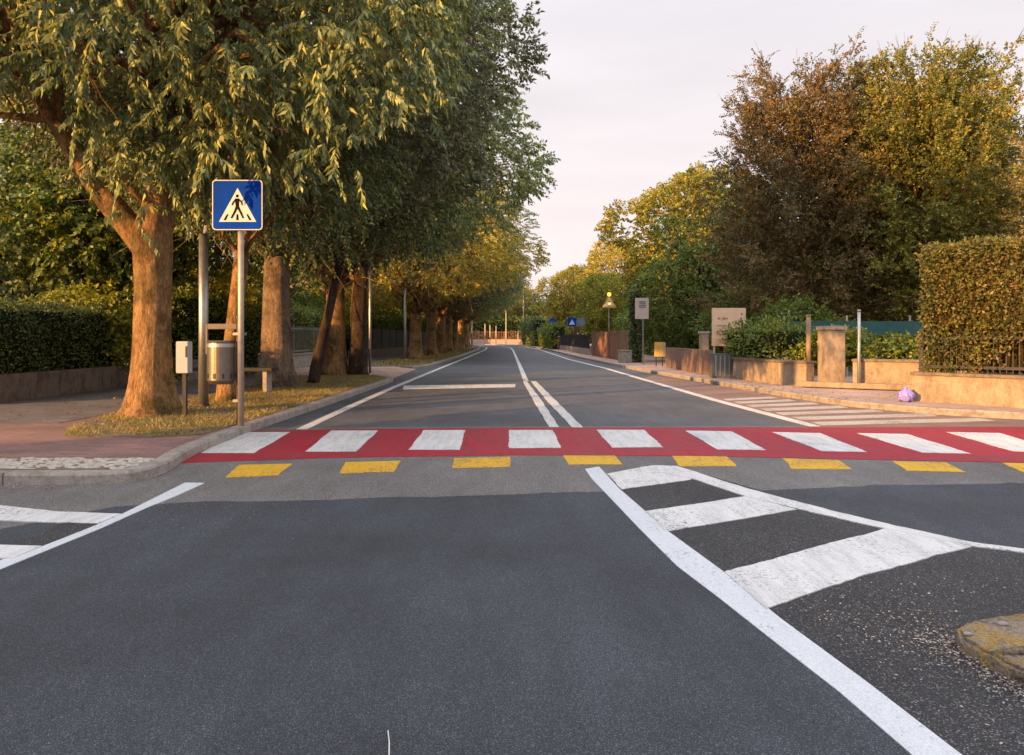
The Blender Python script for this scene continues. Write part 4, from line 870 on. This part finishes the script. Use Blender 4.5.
bush('bush', (8.1, 15.9, .5), (1.2, .6, .42), 'leaf_green', 'green shrub in front of the teal screen', 900, seed=66)
bush('bush', (9.1, 15.2, .5), (.9, .6, .5), 'leaf_bright', 'yellow green shrub touching the tall clipped hedge', 800, seed=67)
bush('bush', (6.7, 24.5, .5), (1.5, 1.4, 1.5), 'leaf_green', 'dark green shrub above the reddish low wall', 900, seed=68)
bush('bush', (7.7, 20.6, .5), (1.5, 1.0, 1.5), 'leaf_green', 'dark shrub under the copper beech', 900, seed=69)
o = empty('tennis_screen', (8.2, 19.5, 0), label='teal windscreen fabric fence under the copper beech', cat='screen')
m = MB(); m.box((1.6, 0, 1.32), (6, .03, .36)); m.build('fabric', M['teal'], o)
for s in (-1.3, .3, 1.9, 3.5): m = MB(); m.tube([(s, .06, 0), (s, .06, 1.65)], .03, 8); m.build('post', M['galv'], o)
pole('fence_post', 859, 14.9, hz(311, 14.9) - .1, .035, 'slim grey post right of the stone pillar', cat='post')
pole('timber_post', 808.5, 16.2, hz(316, 16.2) - .1, .055, 'pale timber post left of the stone pillar', 'wood', 'post')
# cream board
bp = at(713, 19.6); o = empty('information_board', (bp.x, bp.y, Z0), label='cream information board on legs, partly hidden by the green hedge', cat='board')
zt = hz(308, 19.6) - Z0; zb = hz(346, 19.6) - Z0
m = MB(); m.box((.40, 0, (zt + zb) / 2), (.86, .05, zt - zb)); q = m.build('panel', M['board'], o, bevel=.006)
for k, (wz, ww, hh) in enumerate([(.70, .34, .05), (.52, .20, .018), (.38, .27, .018), (.30, .24, .018), (.16, .22, .018)]):
    m = MB(); 
    nx = 9 if k == 0 else 14
    for j in range(nx):
        if random.random() < .85: m.box((.08 + (j + .5) * ww / nx + (.03 if k == 0 else 0), -.028, zb + wz + random.uniform(-.006, .006)), (ww / nx * .7, .006, hh * random.uniform(.7, 1.1)), 0)
    m.build('text_line', M['text_brown'], q)
for s in (.03, .33): m = MB(); m.box((s, 0, zb / 2), (.04, .04, zb)); m.build('leg', M['box_white'], o)
cp = at(721, 19.0); o = empty('grey_cabinet', (cp.x, cp.y, Z0), label='dark grey ribbed cabinet below the cream board', cat='cabinet')
m = MB(); m.box((0, 0, .30), (.5, .3, .6)); b = m.build('body', M['cabinet'], o, bevel=.01)
for s in (-.17, -.06, .05, .16): m = MB(); m.box((s, -.158, .3), (.03, .015, .5)); m.build('rib', M['galv'], b)
o = empty('stone_post', (*at(704, 21)[:2], Z0), label='slim stone gate post left of the cream board', cat='pillar')
m = MB(); m.box((0, 0, .55), (.22, .22, 1.1)); m.build('shaft', M['plaster_ochre'], o, bevel=.01); m = MB(); m.box((0, 0, 1.13), (.27, .27, .06)); m.build('cap', M['concrete'], o, bevel=.008)
# white rectangular sign
Yr = 28.5; p = at(643, Yr); o = empty('rectangular_sign', (p.x, p.y, Z0), label='white rectangular sign with faint dark text on a pole by the dark ivy column', cat='sign')
zt = hz(298, Yr) - Z0; zb = hz(319, Yr) - Z0
m = MB(); m.tube([(0, 0, 0), (0, 0, zt - .03)], .03, 10); m.build('pole', M['galv'], o)
m = MB(); m.box((-.05, -.05, (zt + zb) / 2), (.5, .02, zt - zb)); q = m.build('plate', plain('plate_pale', (.6, .5, .45), .5, var=.08, bmp=0), o)
for k in range(4): m = MB(); m.box((-.03, -.065, zt - .14 - k * .07), (.26 - .03 * (k % 2), .008, .035)); m.build('text_line', M['sign_back'], q)
p = at(659, 26.5); o = empty('yellow_box', (p.x, p.y, Z0), label='small yellow box on two legs left of the reddish low wall', cat='box')
m = MB(); m.box((0, 0, .58), (.30, .2, .50)); m.build('cabinet', M['yellow_box'], o, bevel=.01); m = MB(); m.box((.18, 0, .58), (.05, .2, .5)); m.build('side_panel', M['box_white'], o)
for s in (-.1, .12): m = MB(); m.box((s, 0, .165), (.03, .03, .33)); m.build('leg', M['dark_metal'], o)
# ivy column
rngc = np.random.default_rng(70); n = 1500
P = np.stack([rngc.uniform(-.19, .19, n), rngc.uniform(-.19, .19, n), rngc.uniform(0, 1, n) * 2.9], 1); nn_ = nrm(P * [1, 1, 0] + 1e-6); P[:, :2] = nn_[:, :2] * rngc.uniform(.06, .15, (n, 1))
V, _ = sprigs(P, nn_ + [0, 0, .4], 7, .14, .07, .05, rngc, .3)
o = empty('ivy_column', (*at(635.5, 30.6)[:2], Z0), label='narrow dark ivy clad column right behind the white rectangular sign', cat='plant')
m = MB(); m.tube([(0, 0, 0), (0, 0, 2.9)], .08, 8); m.build('stem', M['bark_dark'], o); link('foliage', quads_mesh('foliage', V), M['leaf_dark'], o)
# warning sign with amber lamp
Yw = 40; p = at(609, Yw); o = empty('warning_sign', (p.x, p.y, Z0), label='triangular warning sign with a glowing amber lamp on a tall post', cat='road sign')
zc_ = hz(303, Yw) - Z0
m = MB(); m.tube([(0, 0, 0), (0, 0, zc_ + .35)], .04, 10); m.build('pole', M['galv_tan'], o)
c = (0, -.06, zc_)
q = plate([(-.38, -.24), (.38, -.24), (0, .40)], 0, .02, 'plate', M['yellow_box'], o, c); plate([(-.27, -.17), (.27, -.17), (0, .27)], -.004, -.001, 'white_field', M['sign_white'], q, c); plate([(-.04, -.12), (.04, -.12), (.03, .1), (-.03, .1)], -.008, -.005, 'mark', M['sign_black'], q, c)  # amber glow of the sign put into the plate colour
m = MB()
for k in range(6):
    a0, a1 = math.pi * k / 6 - math.pi / 2, math.pi * (k + 1) / 6 - math.pi / 2
m.tube([(0, -.05, zc_ + .44), (0, -.09, zc_ + .44)], .11, 16); q = m.build('lamp_housing', M['dark_metal'], o)
m = MB(); m.tube([(0, -.092, zc_ + .44), (0, -.13, zc_ + .44), (0, -.145, zc_ + .44)], [.095, .075, .03], 16); m.build('lens', M['amber'], q)
m = MB(); m.tube([(0, -.13, zc_ - .04), (0, -.16, zc_ - .04)], .05, 12); m.build('lens', M['amber'], o)
# fences between ivy column and far end
bars('board_fence', [(4.7, 31), (4.55, 36), (4.35, 42)], .1, 1.35, 'reddish brown board fence behind the warning sign', M['fence_brown'], solid=True)
bars('metal_fence', [(4.3, 43), (4.1, 56), (3.9, 62)], .45, 1.25, 'dark grey metal fence farther along the right pavement', M['fence_dark'], .1, .015)
wall('low_wall', [(4.32, 43), (4.12, 56), (3.92, 62)], 0, .45, .2, M['concrete'], 'low grey wall under the dark metal fence')
def smallbox(name, px, Y, s, mt, lab, cat, lid=True):
    p = at(px, Y); m = MB(); m.box((0, 0, s[2] / 2), s)
    if lid: m.box((0, 0, s[2] + .02), (s[0] + .05, s[1] + .05, .04))
    o = m.build(name, M[mt], bevel=.01); o.location = (p.x, p.y, Z0); tag(o, lab, cat)
smallbox('concrete_block', 625, 30.5, (.5, .4, .45), 'concrete', 'squat pale concrete block left of the ivy column', 'block')
smallbox('white_meter_box', 582.5, 50, (.22, .2, .8), 'box_white', 'slim white meter box standing by the metal fence', 'box')
smallbox('concrete_planter', 593.5, 46, (.55, .4, .42), 'concrete', 'pale concrete planter at the foot of the dark metal fence', 'planter')
smallbox('white_meter_box', 577, 54, (.14, .2, .75), 'box_white', 'small white post box left of the slim meter box', 'box')
Yb = 60; p = at(573, Yb); o = empty('blue_sign', (p.x, p.y, Z0), label='blue pedestrian sign with white triangle far along the right pavement', cat='road sign')
z = hz(322, Yb) - Z0; m = MB(); m.tube([(.04, 0, 0), (.04, 0, z + .3)], .04, 8); m.build('pole', M['galv'], o)
m = MB(); m.box((-.08, -.06, z), (.66, .02, .66)); q = m.build('plate', M['sign_blue'], o); plate([(-.22, -.2), (.22, -.2), (0, .2)], -.02, -.012, 'white_triangle', M['sign_white'], q, (-.08, -.06, z))
m = MB(); m.tube([(.55, 0, 0), (.55, 0, z + .25)], .04, 8); m.tube([(.62, -.08, z), (.62, -.05, z)], .36, 20); o = m.build('round_sign', M['sign_back'], smooth=False); o.location = (p.x, p.y, Z0); tag(o, 'dark round sign back right of the distant blue sign', 'road sign')
Yb = 72; p = at(552.5, Yb); o = empty('round_blue_sign', (p.x, p.y, Z0), label='small blue and white sign on a white pole where the road starts to bend', cat='road sign')
z = hz(324, Yb) - Z0; m = MB(); m.tube([(0, 0, 0), (0, 0, z + .5)], .05, 8); m.build('pole', M['box_white'], o)
m = MB(); m.box((0, -.06, z - .12), (.3, .02, .3)); m.build('white_plate', M['sign_white'], o); m = MB(); m.tube([(0, -.06, z + .3), (0, -.08, z + .3)], .27, 16); m.build('blue_disc', M['sign_blue'], o)
hedge_surface([(3.9, 63), (3.3, 78)], .1, 2.0, 1.0, 120, .14, [M['leaf_green'], M['core']], 'garden_hedge', 'far green hedge behind the distant blue signs', seed=9, lumps=.2)
hedge_surface([(3.1, 84), (1.9, 98)], .1, 3.0, 1.2, 80, .18, [M['leaf_dark'], M['core']], 'garden_hedge', 'dark hedge at the right of the road bend', seed=10, lumps=.25)
# bicycle leaning by the far pole
def bicycle(px, Y):
    p = at(px, Y); o = empty('bicycle', (p.x, p.y, Z0), 1.2, label='parked bicycle by the hedge right of the white sign pole', cat='bicycle')
    for s in (-.5, .5):
        m = MB(); m.tube([(s + .33 * math.cos(a), 0, .34 + .33 * math.sin(a)) for a in np.linspace(0, 2 * math.pi, 21)], .022, 6, cap=False); wq = m.build('wheel', M['dark_metal'], o)
        m = MB()
        for a in np.linspace(0, math.pi, 7)[:-1]: m.tube([(s - .32 * math.cos(a), 0, .34 - .32 * math.sin(a)), (s + .32 * math.cos(a), 0, .34 + .32 * math.sin(a))], .004, 4)
        m.build('spokes', M['galv'], wq)
    m = MB()
    for a, b in (((-.5, .34), (-.1, .34)), ((-.5, .34), (-.18, .85)), ((-.1, .34), (-.2, .95)), ((-.18, .8), (.38, .85)), ((-.1, .34), (.4, .75)), ((.5, .34), (.36, 1.0))): m.tube([(a[0], 0, a[1]), (b[0], 0, b[1])], .02, 6)
    m.build('frame', M['sign_red'], o)
    m = MB(); m.box((-.2, 0, .98), (.26, .12, .06)); m.build('saddle', M['dark_metal'], o, bevel=.02)
    m = MB(); m.tube([(.3, -.28, 1.02), (.36, 0, 1.03), (.3, .28, 1.02)], .016, 6); m.build('handlebar', M['galv'], o)
bicycle(560, 62)
# purple bag
p = Vector(G(906, 401.5, KH)); rngb = np.random.default_rng(9)
bm = bmesh.new(); bmesh.ops.create_icosphere(bm, subdivisions=4, radius=.17)
for v in bm.verts:
    n = v.co.normalized(); k = 1 + .16 * math.sin(n.x * 9 + n.z * 5) * math.sin(n.y * 8) + .08 * math.sin(n.z * 17 + n.x * 11)
    v.co = Vector((v.co.x * 1.15 * k, v.co.y * k, max(-.11, v.co.z * .75 * k) + .11))
    if v.co.z > .19: v.co.x *= .55; v.co.y *= .55; v.co.z += .05
me = bpy.data.meshes.new('plastic_bag'); bm.to_mesh(me); bm.free(); o = link('plastic_bag', me, M['purple'], smooth=True); o.location = p; o.scale = (.6, .6, .75); tag(o, 'crumpled purple plastic bag lying at the corner of the ochre wall', 'bag')
m = MB(); a = Vector(G(881, 400.5, KH)); m.tube([(a.x, a.y, KH + .03), ((a.x + p.x) / 2, a.y + .02, KH + .06), (p.x - .17, p.y - .05, KH + .12)], .011, 6); o = m.build('stick', M['wood']); tag(o, 'thin pale stick leaning out of the purple bag', 'stick')
# round sign cut off by right edge
ps = at(1034, 9.0); o = empty('round_sign', (ps.x, ps.y, Z0), R(58), label='round blue grey sign disc seen edge on, cut off by the right edge', cat='road sign')
m = MB(); m.tube([(0, .03, 0), (0, .03, 1.15)], .03, 10); m.build('pole', M['galv'], o)
m = MB(); m.tube([(0, -.03, .755), (0, -.01, .755)], .30, 32); m.build('disc', M['sign_back'], o)

# mossy kerb island, near right
ob = P2([(957, 651), (966, 657), (990, 668), (1024, 684), (1080, 712), (1130, 712), (1130, 636), (1024, 636), (985, 640), (963, 645)])
def island():
    o = empty('kerb_island', (1.75, 2.5, 0), label='yellow lichen covered concrete kerb island at the bottom right', cat='kerb island')
    hh = .062
    rim = [G(957, 628, hh), (G(961, 636, hh)), G(985, 650, hh), G(1005, 661, hh), G(1024, 670, hh), G(1080, 702, hh), G(1200, 702, hh), G(1200, 612, hh), G(1024, 612.5, hh), G(990, 615.5, hh), G(967, 621, hh)]
    bm = bmesh.new(); top = [bm.verts.new((q[0] - 1.75, q[1] - 2.5, hh)) for q in rim]; cx_ = sum(v.co.x for v in top) / len(top); cy_ = sum(v.co.y for v in top) / len(top)
    f = bm.faces.new(top); f.normal_update()
    if f.normal.z < 0: f.normal_flip()
    r = bmesh.ops.extrude_face_region(bm, geom=[f]); lows = None
    # extruded copy becomes the top; originals drop to the ground, slightly wider
    for v in top: v.co = Vector((cx_ + (v.co.x - cx_) * 1.012, cy_ + (v.co.y - cy_) * 1.012, -.01))
    bmesh.ops.delete(bm, geom=[ff for ff in bm.faces if all(v.co.z < 0 for v in ff.verts)], context='FACES_ONLY')
    bmesh.ops.bevel(bm, geom=[e for e in bm.edges if all(v.co.z > .05 for v in e.verts)], offset=.012, segments=2, affect='EDGES')
    bmesh.ops.triangulate(bm, faces=[f for f in bm.faces if len(f.verts) > 4]); bmesh.ops.subdivide_edges(bm, edges=bm.edges[:], cuts=5, use_grid_fill=True)
    import mathutils
    for v in bm.verts:
        nv = mathutils.noise.noise(v.co * 11) * .004 + mathutils.noise.noise(v.co * 38) * .004 + mathutils.noise.noise(v.co * 90) * .003
        v.co.z += nv if v.co.z > .03 else 0; v.co.x += nv * .8; v.co.y += nv * .8
    me = bpy.data.meshes.new('kerb_body'); bm.to_mesh(me); bm.free(); link('kerb_body', me, M['moss_stone'], o, smooth=True)
    m = MB(); c = Vector(G(1035, 654, hh))
    a = Vector(G(992, 656, hh)); b_ = Vector(G(1100, 652, hh)); 
    m.tube([(a.x - 1.75 + .03, a.y - 2.5 + .02, hh), ((a.x + b_.x) / 2 - 1.75, a.y - 2.5 + .03, hh + .012), (b_.x - 1.75, b_.y - 2.5, hh + .01)], [.012, .02, .02], 8)
    m.build('moss_ridge', M['moss_stone'], o, smooth=True)
island()
# stones on the island
for (px, py, r) in ((968, 634, .012), (1003, 624, .014)):
    bm = bmesh.new(); bmesh.ops.create_icosphere(bm, subdivisions=2, radius=r)
    for v in bm.verts: v.co.z *= .6; v.co.x *= 1.4
    me = bpy.data.meshes.new('stone'); bm.to_mesh(me); bm.free(); o = link('stone', me, M['kerb'], smooth=True); o.location = G(px, py, .066); tag(o, 'small grey stone on the %s of the mossy kerb island' % ('tip' if px < 990 else 'middle'), 'stone')
m = MB(); a = G(388, 735); b2 = G(389, 765); m.tube([(a[0], a[1], .012), ((a[0] + b2[0]) / 2 + .002, (a[1] + b2[1]) / 2, .02), (b2[0], b2[1], .012)], .0018, 6); o = m.build('straw', M['sign_white']); tag(o, 'single white straw lying on the asphalt at the bottom edge', 'straw')

# ------------------------------------------------------------------ far end of the road
wall('far_wall', [(-10, 104), (-3.5, 110), (5, 110)], 0, .75, .3, M['wall_pink'], 'long low pink wall at the end of the road')
bars('far_fence', [(-10, 105), (-3.5, 111), (5, 111)], .7, 1.9, 'brown slatted fence above the pink wall at the road end', M['fence_brown'], .25, .03)
o = empty('white_railing', (3.0, 104, 0), label='white three panel railing at the road end', cat='railing')
for k in range(4): m = MB(); m.box((k * .95 - .3, 0, .6), (.12, .1, 1.2)); m.build('post', M['board'], o)
for z in (.25, .7, 1.15): m = MB(); m.box((1.12, 0, z), (2.9, .06, .12)); m.build('rail', M['board'], o)
def lamp(px, Y, zt, lab):
    p = at(px, Y); o = empty('street_lamp', (p.x, p.y, 0), label=lab, cat='street lamp', group='street lamps at the road end')
    m = MB(); m.tube([(0, 0, 0), (0, 0, zt)], [.07, .045], 8); m.build('post', M['galv_tan'], o); m = MB(); m.tube([(0, 0, zt), (-.5, -.1, zt + .15), (-1.0, -.2, zt + .15)], .035, 6); m.build('arm', M['board'], o)
    m = MB(); m.box((-1.1, -.2, zt + .12), (.6, .22, .1)); m.build('lamp_head', M['galv'], o, bevel=.02)
lamp(523.5, 103, 7.0, 'tall pale street lamp in the middle of the road end')
lamp(506, 105, 4.6, 'shorter pale street lamp left of the tall one at the road end')
for px, s in ((485, 3.2), (490, 3.0), (496, 2.9), (518, 1.9)): 
    pole('bollard_post', px, 102, s * .85, .05, {485: 'leftmost pale post before the far pink wall', 490: 'second pale post from the left before the far pink wall', 496: 'third pale post from the left before the far pink wall', 518: 'short pale post left of the tall far street lamp'}[px], 'board', 'post')
hedge_surface([(-24, 117), (-3, 118), (14, 117)], 0, 3.6, 2.0, 45, .28, [M['leaf_green'], M['core']], 'far_hedge', 'tall rough green hedge closing the view behind the far pink wall', seed=12, lumps=.5)
hedge_surface([(8.2, 26), (8.6, 60)], 0, 2.6, 1.2, 120, .14, [M['leaf_green'], M['core']], 'garden_hedge', 'long green garden hedge behind the board fence', seed=13, lumps=.25)
hedge_surface([(-9.0, 32), (-8.6, 100)], 0, 2.4, 1.2, 90, .16, [M['leaf_green'], M['core']], 'garden_hedge', 'long green hedge behind the dark fence of the avenue', seed=14, lumps=.25)
